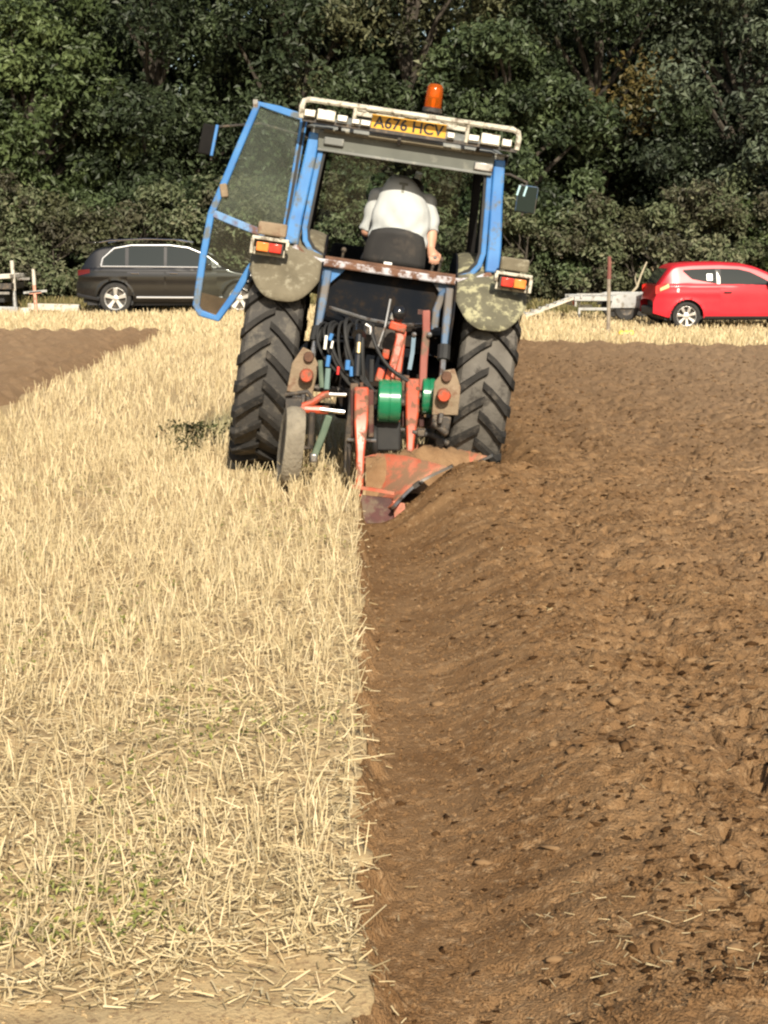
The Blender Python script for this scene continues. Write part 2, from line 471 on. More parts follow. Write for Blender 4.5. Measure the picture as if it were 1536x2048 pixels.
def build_stubble():
    rng = np.random.default_rng(5)
    zones = [  # y0 y1 x-left x-right density height radius segs
        (3.28, 6.2, lambda y: -0.30 * y - 0.4, 900, 0.105, 0.0021, 2),
        (6.2, 9.5, lambda y: -0.28 * y - 0.4, 1000, 0.135, 0.0023, 2),
        (9.5, 14.5, lambda y: -0.27 * y - 0.4, 700, 0.14, 0.0028, 2),
        (14.5, 28.0, lambda y: np.maximum(-0.27 * y, -3.3), 260, 0.135, 0.0040, 1),
    ]
    Vs, Fs, Ts, off = [], [], [], 0
    def put(x, y, h, r, seg, lean, tint):
        nonlocal off
        z = stub_z(x, y)
        n = len(x)
        ang = rng.uniform(0, 6.28, n)
        ln = np.abs(rng.normal(0, lean, n))
        tip = np.stack([np.cos(ang) * ln * h, np.sin(ang) * ln * h, h], 1)
        bend = np.stack([rng.normal(0, 0.18, n) * h, rng.normal(0, 0.18, n) * h, -np.abs(rng.normal(0, 0.05, n)) * h], 1)
        V, Fc, k = stalks(np.stack([x, y, z - 0.01], 1), tip, r, bend, rng, seg)
        Vs.append(V); Fs.append(Fc + off); off += len(V); Ts.append(np.repeat(tint, k))
    for (y0, y1, xl, dens, hh, rad, seg) in zones:
        ym = np.array([y0, y1]); wmax = -min(xl(y0), xl(y1)) + 0.6
        n = int(dens * wmax * (y1 - y0))
        y = rng.uniform(y0, y1, n); row = 0.125
        x = -wmax + rng.uniform(0, 1, n) * (wmax + 0.6)
        x = np.where(rng.uniform(0, 1, n) < 0.72, np.round(x / row) * row + rng.normal(0, 0.022, n), x)
        keep = (x > xl(y)) & (x < edge_x(y) - 0.008) & ~soil_mask_left(x, y)
        # patchy: thinner where the crop failed
        pn = perlin(x * 1.6, y * 1.1, 61) + 0.5 * perlin(x * 5, y * 4, 62)
        keep &= rng.uniform(0, 1, n) < np.clip(0.72 + 0.75 * pn, 0.12, 1)
        # the tractor's left wheels have rolled the straw down
        keep &= ~((np.abs(x + 0.70) < 0.21) & (y > 11.0) & (y < 12.4))
        keep &= rng.uniform(0, 1, n) < 0.06 + 0.94 * sst(3.20, 3.42, y + 0.2 * perlin(x * 3.2, y * 3.2, 63))
        x, y = x[keep], y[keep]; n = len(x)
        h = hh * rng.uniform(0.55, 1.35, n) * (1 - 0.35 * (rng.uniform(0, 1, n) < 0.25))
        h *= 0.8 + 0.2 * sst(3.3, 4.2, y)
        put(x, y, h, rad * rng.uniform(0.7, 1.35, n), seg, 0.20, np.clip(rng.normal(0.62, 0.22, n) + 0.12 * pn[keep], 0, 1))
    # headland between the ploughed ends and the hedge
    n = 25000
    y = rng.uniform(28.0, 42.3, n); x = rng.uniform(-0.29, 0.29, n) * y
    keep = ~soil_mask_left(x, y)
    x, y = x[keep], y[keep]; n = len(x)
    put(x, y, 0.13 * rng.uniform(0.6, 1.4, n), 0.009 * rng.uniform(0.7, 1.4, n), 1, 0.35, np.clip(rng.normal(0.6, 0.2, n), 0, 1))
    V = np.concatenate(Vs); Fc = np.concatenate(Fs); T = np.concatenate(Ts)
    o = link('stubble', np_mesh('stubble', V, Fc, T), M_straw)
    tag(o, 'pale cut straw stubble standing in rows on the unploughed field', 'stubble', kind='stuff')
    # fallen straw
    n = 6000
    y = 3.2 + (rng.uniform(0, 1, n) ** 1.15) * 11.5; x = -rng.uniform(0, 1, n) * (0.29 * y + 0.4)
    x += 0.02
    keep = (x < edge_x(y)) & ~soil_mask_left(x, y) & (rng.uniform(0, 1, n) < 0.12 + 0.88 * sst(3.28, 3.5, y + 0.2 * perlin(x * 3.2, y * 3.2, 63)))
    x, y = x[keep], y[keep]
    # some lies over the furrow wall and on the turned earth
    m = 260
    y2 = 3.3 + rng.uniform(0, 1, m) ** 1.3 * 6.8; x2 = edge_x(y2) + np.abs(rng.normal(0, 0.03, m))
    m3 = 70
    y3 = 3.3 + rng.uniform(0, 1, m3) ** 1.6 * 8; x3 = edge_x(y3) + 0.3 + rng.uniform(0, 1, m3) * (0.25 * y3)
    m4 = 70
    y4 = rng.uniform(3.2, 3.75, m4); x4 = 0.35 + rng.uniform(0, 0.55, m4)
    zz = np.concatenate([stub_z(x, y) + rng.uniform(0.004, 0.05, len(x)), soil_z(x2, y2) + 0.012, soil_z(x3, y3) + 0.012, soil_z(x4, y4) + 0.014])
    x = np.concatenate([x, x2, x3, x4]); y = np.concatenate([y, y2, y3, y4]); n = len(x)
    ang = rng.uniform(0, 6.28, n); Ls = rng.uniform(0.03, 0.11, n) * (1 - 0.4 * sst(5, 9, y))
    Ls[-m3 - m4 - m:] *= 0.45
    rs = rng.uniform(0.0014, 0.0030, n); rs[-m3 - m4:] *= 0.6; rs *= 0.72 + 0.28 * sst(4, 6, y)
    tip = np.stack([np.cos(ang) * Ls, np.sin(ang) * Ls, rng.normal(0.05, 0.22, n) * Ls], 1)
    V, Fc, k = stalks(np.stack([x, y, zz], 1), tip, rs, tip[:, [1, 0, 2]] * rng.normal(0, 0.12, n)[:, None], rng, 2)
    # short chaff filling the gaps
    nc = 18000
    yc = 3.2 + rng.uniform(0, 1, nc) ** 1.7 * 6.5; xc = -rng.uniform(0, 1, nc) * (0.29 * yc + 0.3)
    kp = (xc < edge_x(yc) + 0.03) & (rng.uniform(0, 1, nc) < 0.2 + 0.8 * sst(3.28, 3.5, yc + 0.2 * perlin(xc * 3.2, yc * 3.2, 63)))
    xc, yc = xc[kp], yc[kp]; nc = len(xc); ag = rng.uniform(0, 6.28, nc); Lc = rng.uniform(0.012, 0.05, nc)
    tc_ = np.stack([np.cos(ag) * Lc, np.sin(ag) * Lc, np.abs(rng.normal(0.1, 0.35, nc)) * Lc], 1)
    V2, F2, k2 = stalks(np.stack([xc, yc, stub_z(xc, yc) + rng.uniform(0.0, 0.02, nc)], 1), tc_, rng.uniform(0.0012, 0.003, nc), tc_ * 0, rng, 1)
    o = link('chaff', np_mesh('chaff', V2, F2, np.repeat(np.clip(rng.normal(0.5, 0.25, nc), 0, 1), k2)), M_straw)
    tag(o, 'short pale chaff strewn over the ground between the stubble stalks', 'chaff', kind='stuff')
    o = link('fallen_straw', np_mesh('straw', V, Fc, np.repeat(np.clip(rng.normal(0.5, 0.24, n), 0, 1), k)), M_straw)
    tag(o, 'loose broken straw lying flat among the stubble and over the furrow edge', 'straw', kind='stuff')
    # low weeds greening the stubble in patches
    n = 9000
    y = 3.5 + rng.uniform(0, 1, n) ** 1.4 * 8; x = -rng.uniform(0, 1, n) * (0.28 * y + 0.3)
    pn = perlin(x * 1.3 + 9, y * 0.9, 71)
    keep = (rng.uniform(0, 1, n) < sst(0.02, 0.4, pn)) & (x < edge_x(y) - 0.02)
    x, y = x[keep], y[keep]; n = len(x)
    # one dark leaf tuft added to deepen the door's shadow left of the tractor's wheel, with a smaller one nearer
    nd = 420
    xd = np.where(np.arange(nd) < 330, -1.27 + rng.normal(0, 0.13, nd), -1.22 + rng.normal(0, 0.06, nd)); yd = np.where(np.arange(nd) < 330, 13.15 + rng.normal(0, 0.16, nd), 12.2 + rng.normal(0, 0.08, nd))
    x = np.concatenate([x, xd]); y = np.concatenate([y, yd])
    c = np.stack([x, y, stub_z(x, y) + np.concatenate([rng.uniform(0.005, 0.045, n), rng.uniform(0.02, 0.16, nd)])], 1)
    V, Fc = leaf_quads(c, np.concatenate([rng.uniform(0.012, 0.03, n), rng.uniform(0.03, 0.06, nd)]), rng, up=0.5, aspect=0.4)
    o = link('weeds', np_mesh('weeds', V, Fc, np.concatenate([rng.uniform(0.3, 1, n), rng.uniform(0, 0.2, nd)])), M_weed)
    tag(o, 'small yellow-green weeds creeping low between the straw stubble, with a dark leaf tuft added to deepen the door shadow', 'weeds', kind='stuff')
    # crumbs and clods on the turned earth
    n = 9500
    y = 3.2 + rng.uniform(0, 1, n) ** 1.5 * 20; x = edge_x(y) + 0.03 + rng.uniform(0, 1, n) * (0.27 * y + 0.2)
    s = x - edge_x(y)
    keep = rng.uniform(0, 1, n) < 0.10 + 0.9 * sst(0.3, 0.9, s)
    x, y = x[keep], y[keep]; n = len(x)
    r = np.clip(rng.lognormal(-5.15, 0.45, n), 0.003, 0.022)
    ico = np.array([(0, 0, 1), (.89, 0, .45), (.28, .85, .45), (-.72, .53, .45), (-.72, -.53, .45), (.28, -.85, .45), (.72, .53, -.45), (-.28, .85, -.45), (-.89, 0, -.45), (-.28, -.85, -.45), (.72, -.53, -.45), (0, 0, -1)])
    fi = np.array([(0, 1, 2), (0, 2, 3), (0, 3, 4), (0, 4, 5), (0, 5, 1), (1, 6, 2), (2, 7, 3), (3, 8, 4), (4, 9, 5), (5, 10, 1), (6, 7, 2), (7, 8, 3), (8, 9, 4), (9, 10, 5), (10, 6, 1), (11, 7, 6), (11, 8, 7), (11, 9, 8), (11, 10, 9), (11, 6, 10)])
    J = ico[None] * (1 + rng.uniform(-0.42, 0.42, (n, 12, 1)))
    an = rng.normal(0.4, 0.7, n); ca, sa = np.cos(an)[:, None], np.sin(an)[:, None]
    sx = rng.uniform(0.8, 2.6, (n, 1)); sz = rng.uniform(0.35, 0.7, (n, 1))
    Jx, Jy = J[..., 0] * sx, J[..., 1]
    V = np.stack([Jx * ca - Jy * sa, Jx * sa + Jy * ca, J[..., 2] * sz], -1) * r[:, None, None] + np.stack([x, y, soil_z(x, y) + r * 0.15], 1)[:, None]
    Fc = (np.arange(n)[:, None, None] * 12 + fi[None]).reshape(-1, 3)
    # fine tilth: thousands of small crumbs
    nt_ = 17000
    yt = 3.1 + rng.uniform(0, 1, nt_) ** 1.6 * 9; xt = edge_x(yt) + 0.01 + rng.uniform(0, 1, nt_) * (0.27 * yt + 0.2)
    rt = np.clip(rng.lognormal(-5.75, 0.4, nt_), 0.0018, 0.009) * (0.7 + 0.09 * yt)
    octa = np.array([(1, 0, 0), (0, 1, 0), (-1, 0, 0), (0, -1, 0), (0, 0, 1), (0, 0, -1)], float)
    fo = np.array([(0, 1, 4), (1, 2, 4), (2, 3, 4), (3, 0, 4), (1, 0, 5), (2, 1, 5), (3, 2, 5), (0, 3, 5)])
    Q = octa[None] * (1 + rng.uniform(-0.4, 0.4, (nt_, 6, 1))) + rng.normal(0, 0.15, (nt_, 6, 3))
    Vt = Q * rt[:, None, None] + np.stack([xt, yt, soil_z(xt, yt) + rt * 0.3], 1)[:, None]
    o = link('fine_tilth', np_mesh('tilth', Vt.reshape(-1, 3), (np.arange(nt_)[:, None, None] * 6 + fo[None]).reshape(-1, 3)), M_soil)
    tag(o, 'fine loose crumbs of earth covering the ploughed ground', 'tilth', kind='stuff')
    # crumbs on the bare strip of stubble ground at the plot end
    n5 = 1500
    x5 = -rng.uniform(0, 1, n5) * 1.3; y5 = 2.9 + rng.uniform(0, 1, n5) * 1.0
    r5 = np.clip(rng.lognormal(-6.1, 0.5, n5), 0.001, 0.006)
    V5 = J[:n5] * np.array([1.2, 1.0, 0.6]) * r5[:, None, None] + np.stack([x5, y5, stub_z(x5, y5) + r5 * 0.2], 1)[:, None]
    F5 = (np.arange(n5)[:, None, None] * 12 + fi[None]).reshape(-1, 3)
    o = link('ground_crumbs', np_mesh('crumbs', V5.reshape(-1, 3), F5, smooth=True), M_stubground)
    tag(o, 'sandy crumbs on the bare strip at the end of the stubble', 'crumbs', kind='stuff')
    tn = np.where(rng.uniform(0, 1, n) < 0.72, rng.uniform(0.0, 0.33, n), rng.uniform(0.5, 1, n))  # most tints are dark to imitate the shadow in soil pits
    tn = np.clip(tn + 0.45 * sst(0.011, 0.018, r), 0, 1)
    o = link('earth_clods', np_mesh('clods', V.reshape(-1, 3), Fc, np.repeat(tn, 20), smooth=True), tint_mat('pit_shade_and_dry_clods', [(0.022, 0.011, 0.005), (0.07, 0.036, 0.015), (0.15, 0.085, 0.040), (0.22, 0.135, 0.068)], 0.95, spec=0.05))
    tag(o, 'loose brown crumbs and clods scattered over the turned earth', 'clods', kind='stuff')

def leaf_quads(c, size, rng, up=0.35, aspect=0.55, out=None):
    """folded diamond leaves at c (N,3)"""
    n = len(c)
    nrm = rng.normal(0, 1, (n, 3)); nrm[:, 2] += up * 2
    if out is not None: nrm += out * 1.1
    nrm /= np.linalg.norm(nrm, axis=1, keepdims=True)
    a = np.cross(nrm, rng.normal(0, 1, (n, 3))); a /= np.linalg.norm(a, axis=1, keepdims=True)
    b = np.cross(nrm, a)
    L = size[:, None]
    w = L * aspect
    mid = c - nrm * L * 0.12
    V = np.stack([mid - a * L * 0.5, c + b * w * 0.5 + nrm * L * 0.06, mid + a * L * 0.5, c - b * w * 0.5 + nrm * L * 0.06], 1)
    i = np.arange(n)[:, None] * 4
    Fc = i + np.array([0, 1, 2, 3])[None]
    return V.reshape(-1, 3), Fc
build_stubble()

# ---------------------------------------------------------------- wood and hedge
M_bark = mat('bark', (0.035, 0.028, 0.02), 0.9, c2=(0.075, 0.062, 0.046), scale=6, bump=0.8, bscale=25)
LEAF = {
    'dark': tint_mat('leaf_dark', [(0.0103, 0.0156, 0.0073), (0.0342, 0.0474, 0.0217), (0.0838, 0.1109, 0.0501)], 0.5, trans=0.15),
    'mid': tint_mat('leaf_mid', [(0.0122, 0.0187, 0.0083), (0.0459, 0.0645, 0.028), (0.1186, 0.155, 0.068)], 0.5, trans=0.18),
    'olive': tint_mat('leaf_olive', [(0.0215, 0.0235, 0.0116), (0.0806, 0.0844, 0.0411), (0.1976, 0.1996, 0.1026)], 0.55, trans=0.15),
    'brown': tint_mat('leaf_brown', [(0.0284, 0.0255, 0.0155), (0.0756, 0.0706, 0.0407), (0.091, 0.1131, 0.0524), (0.2102, 0.2031, 0.1231)], 0.6, trans=0.12),
    'light': tint_mat('leaf_light', [(0.0186, 0.0276, 0.0109), (0.0668, 0.0927, 0.0331), (0.1572, 0.1996, 0.0783)], 0.5, trans=0.22),
    'grey': tint_mat('leaf_grey', [(0.0134, 0.0183, 0.0109), (0.048, 0.0611, 0.0359), (0.1226, 0.1491, 0.094)], 0.5, trans=0.15),
    'orange': tint_mat('leaf_orange', [(0.07, 0.065, 0.022), (0.13, 0.095, 0.03), (0.19, 0.125, 0.04)], 0.55, trans=0.2),
}

def clump_leaves(cc, cr, n, size, rng, flat=0.75):
    """leaves of clumps: cc (K,3), cr (K,), n leaves in all; shell-weighted"""
    K = len(cc)
    p = cr ** 2; p = p / p.sum()
    k = rng.choice(K, n, p=p)
    d = rng.normal(0, 1, (n, 3)); d /= np.linalg.norm(d, axis=1, keepdims=True)
    rad = rng.uniform(0, 1, n) ** 0.45 * cr[k] * (1 + 0.25 * rng.normal(0, 1, n).clip(-1, 1.2))
    c = cc[k] + d * rad[:, None] * np.array([1, 1, flat])
    V, Fc = leaf_quads(c, size * rng.uniform(0.6, 1.4, n), rng, out=d)
    kt = rng.uniform(0, 1, K)
    tint = np.clip(0.7 * kt[k] + 0.3 * rng.uniform(0, 1, n), 0, 1)
    return V, Fc, tint

def tree(name, label, loc, h, rad, leafkey, seed, trunk_r=0.2, base=0.22, nleaf=20000, leaf=0.12, nclump=70, group=None, cat='tree', accent=None, squash=1.0, stems=1):
    rng = np.random.default_rng(seed); rnd = random.Random(seed)
    root = empty(name, loc, label, cat, group)
    zc = h * (base + 1) / 2; rz = h * (1 - base) / 2
    # crown clumps, towards the outside of an uneven egg
    d = rng.normal(0, 1, (nclump, 3)); d /= np.linalg.norm(d, axis=1, keepdims=True)
    q = rng.uniform(0.35, 1, nclump) ** 0.6
    wob = 1 + 0.28 * perlin(d[:, 0] * 1.8 + seed, d[:, 2] * 1.8, seed) + 0.12 * rng.normal(0, 1, nclump)
    cc = d * (q * wob)[:, None] * np.array([rad, rad * squash, rz]) + np.array([0, 0, zc])
    cr = rad * rng.uniform(0.13, 0.32, nclump)
    cc[:, 2] = np.maximum(cc[:, 2], cr * 0.5)
    # trunk(s) and boughs
    tb = MB()
    tops = []
    for s_ in range(stems):
        sx, sy = rnd.uniform(-.3, .3) * (stems > 1), rnd.uniform(-.3, .3) * (stems > 1)
        pts = []; hh = h * 0.72
        for i in range(7):
            f = i / 6
            pts.append((sx + sx * 2 * f + rnd.uniform(-.12, .12) * f * rad * 0.5, sy + sy * 2 * f + rnd.uniform(-.12, .12) * f * rad * 0.5, -0.15 + hh * f))
        tb.tube(pts, [trunk_r * (1.25 if i == 0 else 1 - 0.78 * i / 6) for i in range(7)], n=9)
        tops.append(pts)
    tb.build('trunk', M_bark, root)
    br = MB()
    for k in sorted(range(nclump), key=lambda k: -cr[k])[:26]:
        pts = tops[k % stems]
        e = Vector(cc[k]); i0 = min(range(1, 6), key=lambda i: abs(pts[i][2] - e.z * 0.62))
        s0 = Vector(pts[i0]); md = (s0 + e) / 2 + Vector((rnd.uniform(-.2, .2), rnd.uniform(-.2, .2), rnd.uniform(0.0, .3))) * rad * 0.4
        r0 = trunk_r * 0.36
        br.tube([s0, (s0 * .6 + md * .4), md, (md + e) / 2 + Vector((0, 0, .05)), e], [r0, r0 * .8, r0 * .6, r0 * .35, r0 * .12], n=6, cap=False)
    br.build('boughs', M_bark, root)
    na = 0
    if accent:
        key, az, el, frac = accent
        if isinstance(az, tuple):
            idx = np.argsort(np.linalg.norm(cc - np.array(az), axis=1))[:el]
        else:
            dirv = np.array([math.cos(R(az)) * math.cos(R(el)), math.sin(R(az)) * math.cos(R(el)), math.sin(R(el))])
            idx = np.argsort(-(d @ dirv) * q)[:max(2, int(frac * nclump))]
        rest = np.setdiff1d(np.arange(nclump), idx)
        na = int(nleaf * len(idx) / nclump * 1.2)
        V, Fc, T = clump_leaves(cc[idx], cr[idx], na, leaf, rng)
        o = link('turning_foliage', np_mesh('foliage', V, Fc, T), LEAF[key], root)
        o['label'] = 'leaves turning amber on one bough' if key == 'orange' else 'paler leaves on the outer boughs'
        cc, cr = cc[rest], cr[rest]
    V, Fc, T = clump_leaves(cc, cr, nleaf - na, leaf, rng)
    link('crown', np_mesh('crown', V, Fc, T), LEAF[leafkey], root)
    return root

def gz(x, y): return float(base_z(np.array(x), np.array(y)))

# tall trees of the wood edge (x, y, height, crown radius, leaf, label)
TREES = [
    (-13.2, 48.0, 11.5, 3.6, 'mid', 'tall mid-green tree at the wood edge above the low flatbed trailer'),
    (-8.6, 47.2, 8.2, 2.7, 'light', 'bright yellow-green tree rising from the hedge behind the dark estate car'),
    (-5.6, 49.5, 13.0, 3.9, 'dark', 'very dark broad tree behind the bright yellow-green one'),
    (-1.6, 48.6, 12.2, 3.4, 'dark', 'dark leafy tree beyond the open blue cab door'),
    (1.6, 49.4, 12.6, 3.6, 'olive', 'olive-brown tree beyond the amber beacon'),
    (4.2, 47.0, 7.4, 2.5, 'mid', 'rounded mid-green tree just beyond the right cab mirror'),
    (6.9, 49.6, 12.4, 3.4, 'dark', 'shadowy tree with an amber-turning bough behind the flat trailer'),
    (10.6, 47.6, 11.8, 3.3, 'grey', 'grey-green tree with drooping boughs above the red hatchback'),
    (14.6, 48.6, 12.0, 3.6, 'mid', 'green tree at the wood edge past the bonnet of the red hatchback'),
]
for i, (x, y, h, r_, key, lab) in enumerate(TREES):
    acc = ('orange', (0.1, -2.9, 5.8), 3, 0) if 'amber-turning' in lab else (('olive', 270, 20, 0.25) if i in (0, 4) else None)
    tree('woodland_tree', lab, (x, y, gz(x, y)), h, r_, key, 100 + i, trunk_r=0.2 + 0.008 * h, base=0.04, nleaf=25000, leaf=0.195, nclump=110, group='trees along the wood edge', accent=acc)
# second row, seen only through gaps
BACK = [(-15.0, 55.0, 14.0), (-9.6, 54.4, 14.5), (-3.6, 55.2, 15.0), (2.8, 54.6, 14.5), (8.8, 55.4, 15.0), (14.6, 54.8, 14.5)]
BACKLAB = ['very tall dark tree deep in the wood behind the flatbed trailer', 'tall dark tree deep in the wood behind the bright yellow-green tree', 'tall dark tree deep in the wood behind the cab door mirror', 'tall dark tree deep in the wood behind the amber beacon', 'tall dark tree deep in the wood behind the amber-turning bough', 'tall dark tree deep in the wood behind the grey-green tree']
for i, (x, y, h) in enumerate(BACK):
    tree('woodland_tree', BACKLAB[i], (x, y, gz(x, y)), h, 4.3, 'dark', 150 + i, trunk_r=0.32, base=0.03, nleaf=13000, leaf=0.28, nclump=100, group='trees deep in the wood')
# hedge shrubs in front
SHRUBS = [
    (-14.6, 44.6, 3.2, 1.9, 'olive', 'olive bush at the hedge foot beside the low flatbed trailer'),
    (-12.2, 44.4, 3.0, 1.7, 'brown', 'brownish bramble bush behind the pale upright stakes'),
    (-9.8, 44.8, 3.5, 1.8, 'brown', 'russet-tinged bush between the stakes and the dark estate car'),
    (-7.5, 44.6, 2.8, 1.7, 'olive', 'olive bush directly behind the tailgate of the dark estate car'),
    (-5.3, 44.8, 3.3, 1.7, 'mid', 'green bush over the roof of the dark estate car'),
    (-3.2, 44.7, 3.6, 1.7, 'brown', 'brown-green bush behind the lower pane of the open cab door'),
    (-1.2, 44.8, 3.2, 1.6, 'olive', 'olive hedge bush seen over the left rear mudguard'),
    (0.7, 44.7, 3.4, 1.6, 'mid', 'green hedge bush seen through the cab left of the driver'),
    (2.4, 44.8, 3.0, 1.6, 'olive', 'olive hedge bush seen through the cab right of the driver'),
    (4.1, 44.6, 3.3, 1.6, 'mid', 'leafy green bush beyond the right mudguard lamp'),
    (5.9, 44.8, 2.9, 1.6, 'brown', 'brownish bush behind the red-topped post'),
    (7.8, 44.6, 3.1, 1.7, 'olive', 'olive bush behind the pale dead branch'),
    (9.7, 44.8, 3.6, 1.8, 'brown', 'russet bush over the roof of the red hatchback'),
    (11.8, 44.6, 3.2, 1.8, 'light', 'yellow-green bush over the windscreen of the red hatchback'),
    (14.0, 44.7, 3.3, 1.8, 'olive', 'olive bush past the nose of the red hatchback'),
]
for i, (x, y, h, r_, key, lab) in enumerate(SHRUBS):
    tree('hedge_bush', lab, (x, y, gz(x, y)), h, r_, key, 200 + i, trunk_r=0.05, base=0.0, nleaf=9000, leaf=0.145, nclump=60, cat='bush', group='bushes along the hedge', squash=0.75, stems=3, accent=('brown', 270, 10, 0.25) if key in ('mid', 'olive') else None)

# the closed wood beyond
def build_wood():
    rng = np.random.default_rng(77)
    K = 420
    cc = np.stack([rng.uniform(-40, 40, K), rng.uniform(59, 64, K), rng.uniform(0.5, 15, K)], 1)
    V, Fc, T = clump_leaves(cc, rng.uniform(1.6, 2.8, K), 75000, 0.6, rng)
    o = link('far_wood', np_mesh('far_wood', V, Fc, T), LEAF['dark'])
    tag(o, 'closed dark wood standing behind the edge trees', 'wood', kind='stuff')
    # grass verge under the hedge
    xs = np.linspace(-45, 45, 240); ys = np.concatenate([np.linspace(0, 2, 14), [4, 8, 16, 30]])
    D, X = np.meshgrid(ys, xs)
    Y = 42.4 + 0.35 * perlin(X * 0.9, X * 0 + 2, 81) + D
    Z = base_z(X, Y) + 0.03 + 0.08 * sst(0, 1.2, D) + 0.05 * perlin(X * 1.5, Y * 1.5, 82) - 0.10 * (D == 0)
    me = np_mesh('verge', np.stack([X, Y, Z], -1).reshape(-1, 3), grid_faces(len(xs), len(ys))[:, ::-1], smooth=True)
    tag(link('grass_verge', me, mat('verge', (0.075, 0.07, 0.03), 0.95, c2=(0.15, 0.13, 0.06), scale=2.0, bump=0.5, bscale=20)), kind='structure')
    n = 10000
    x = rng.uniform(-14.5, 14.5, n); y = 42.4 + 0.35 * perlin(x * 0.9, x * 0 + 2, 81) + rng.uniform(0, 1, n) ** 1.5 * 1.6
    z = base_z(x, y) + 0.02
    h = rng.uniform(0.12, 0.42, n)
    tip = np.stack([rng.normal(0, .3, n) * h, rng.normal(0, .3, n) * h, h], 1)
    V, Fc, k = stalks(np.stack([x, y, z], 1), tip, rng.uniform(.006, .014, n), tip[:, [1, 0, 2]] * np.array([.3, .3, -.1]), rng, 1)
    o = link('verge_grass', np_mesh('vg', V, Fc, np.repeat(rng.uniform(0, 1, n), k)), tint_mat('verge_grass', [(0.07, 0.075, 0.025), (0.16, 0.14, 0.055), (0.30, 0.24, 0.11)], 0.7))
    tag(o, 'rough dry grass along the hedge foot', 'grass', kind='stuff')
build_wood()

# ---------------------------------------------------------------- tractor
M_blue = mat('tractor_blue', (0.040, 0.155, 0.40), 0.45, c2=(0.065, 0.22, 0.48), scale=5, dirt=(0.12, 0.14, 0.15), dscale=7, damt=0.36, spec=0.4, rmix=0.8)
M_bluedk = mat('faded_blue_grey', (0.04, 0.085, 0.16), 0.6, c2=(0.07, 0.12, 0.19), scale=6, dirt=(0.10, 0.085, 0.07), dscale=9, damt=0.6)
M_navy = mat('shade_dark_navy', (0.006, 0.008, 0.012), 0.75, c2=(0.013, 0.013, 0.014), scale=6, dirt=(0.026, 0.019, 0.014), dscale=6, damt=0.4, spec=0.08)  # near-black tone also stands in for shade under the rear sill
M_black = mat('black_rubber', (0.012, 0.012, 0.012), 0.7, c2=(0.024, 0.023, 0.021), scale=9)
M_trim = mat('black_trim', (0.009, 0.008, 0.008), 0.9, c2=(0.015, 0.014, 0.013), scale=4, spec=0.1)
M_tyre = mat('dusty_tyre', (0.045, 0.042, 0.038), 0.88, c2=(0.075, 0.068, 0.060), scale=5, dirt=(0.11, 0.098, 0.08), dscale=9, damt=0.40, bump=0.25, bscale=50)
M_tyredusty = mat('pale_dusty_tyre', (0.095, 0.086, 0.074), 0.92, c2=(0.15, 0.137, 0.118), scale=6, dirt=(0.06, 0.054, 0.047), dscale=9, damt=0.3, bump=0.3, bscale=50, spec=0.15)
M_lug = mat('bare_rubber_lug', (0.016, 0.015, 0.014), 0.8, c2=(0.036, 0.033, 0.029), scale=7, dirt=(0.075, 0.066, 0.055), dscale=11, damt=0.28, bump=0.2, bscale=50, spec=0.2)
M_rust = mat('rusty_sill', (0.11, 0.052, 0.030), 0.85, c2=(0.17, 0.085, 0.05), scale=9, dirt=(0.46, 0.45, 0.47), dscale=11, damt=0.50, bump=0.3, bscale=60)
M_rustplain = mat('rust', (0.09, 0.045, 0.028), 0.9, c2=(0.16, 0.08, 0.045), scale=12, bump=0.3)
M_fender = mat('dusty_mudguard', (0.105, 0.088, 0.055), 0.9, c2=(0.17, 0.145, 0.095), scale=5, dirt=(0.24, 0.215, 0.15), dscale=12, damt=0.30, bump=0.4, bscale=30)
M_lichen = mat('mud_splashed_mudguard', (0.080, 0.074, 0.048), 0.9, c2=(0.13, 0.12, 0.078), scale=5, dirt=(0.34, 0.32, 0.19), dscale=13, damt=0.40, bump=0.5, bscale=25)
M_white = mat('chipped_white', (0.42, 0.39, 0.31), 0.55, c2=(0.58, 0.54, 0.44), scale=7, dirt=(0.16, 0.13, 0.09), dscale=18, damt=0.42)
M_lampwhite = mat('lamp_lens_white', (0.80, 0.78, 0.70), 0.25, c2=(0.88, 0.86, 0.80), scale=20)
M_grey = mat('grey_sheet', (0.12, 0.125, 0.115), 0.6, c2=(0.19, 0.195, 0.18), scale=5, dirt=(0.30, 0.29, 0.24), dscale=10, damt=0.25)
M_steel = mat('worn_steel', (0.30, 0.29, 0.27), 0.35, 0.8, c2=(0.42, 0.41, 0.39), scale=14, dirt=(0.16, 0.11, 0.08), dscale=12, damt=0.35)
M_chrome = mat('chrome', (0.85, 0.85, 0.86), 0.12, 1.0)
M_iron = mat('dark_iron', (0.03, 0.028, 0.027), 0.6, 0.3, c2=(0.07, 0.06, 0.05), scale=10, dirt=(0.13, 0.10, 0.07), dscale=12, damt=0.4)
M_tan = mat('muddy_plate', (0.19, 0.14, 0.085), 0.85, c2=(0.27, 0.20, 0.13), scale=9, dirt=(0.17, 0.10, 0.06), dscale=10, damt=0.35, bump=0.3)
M_redlamp = mat('red_lens', (0.55, 0.02, 0.015), 0.2, c2=(0.62, 0.05, 0.03), scale=20, coat=0.5)
M_orlamp = mat('orange_lens', (0.72, 0.18, 0.03), 0.2, c2=(0.78, 0.25, 0.05), scale=20, coat=0.5)
M_plough = mat('plough_red', (0.40, 0.055, 0.022), 0.36, c2=(0.50, 0.085, 0.034), scale=8, dirt=(0.17, 0.085, 0.05), dscale=11, damt=0.44, spec=0.5, rmix=0.8)
M_ploughdk = mat('plough_maroon', (0.045, 0.016, 0.013), 0.75, c2=(0.095, 0.028, 0.022), scale=8, dirt=(0.12, 0.08, 0.05), dscale=10, damt=0.45)
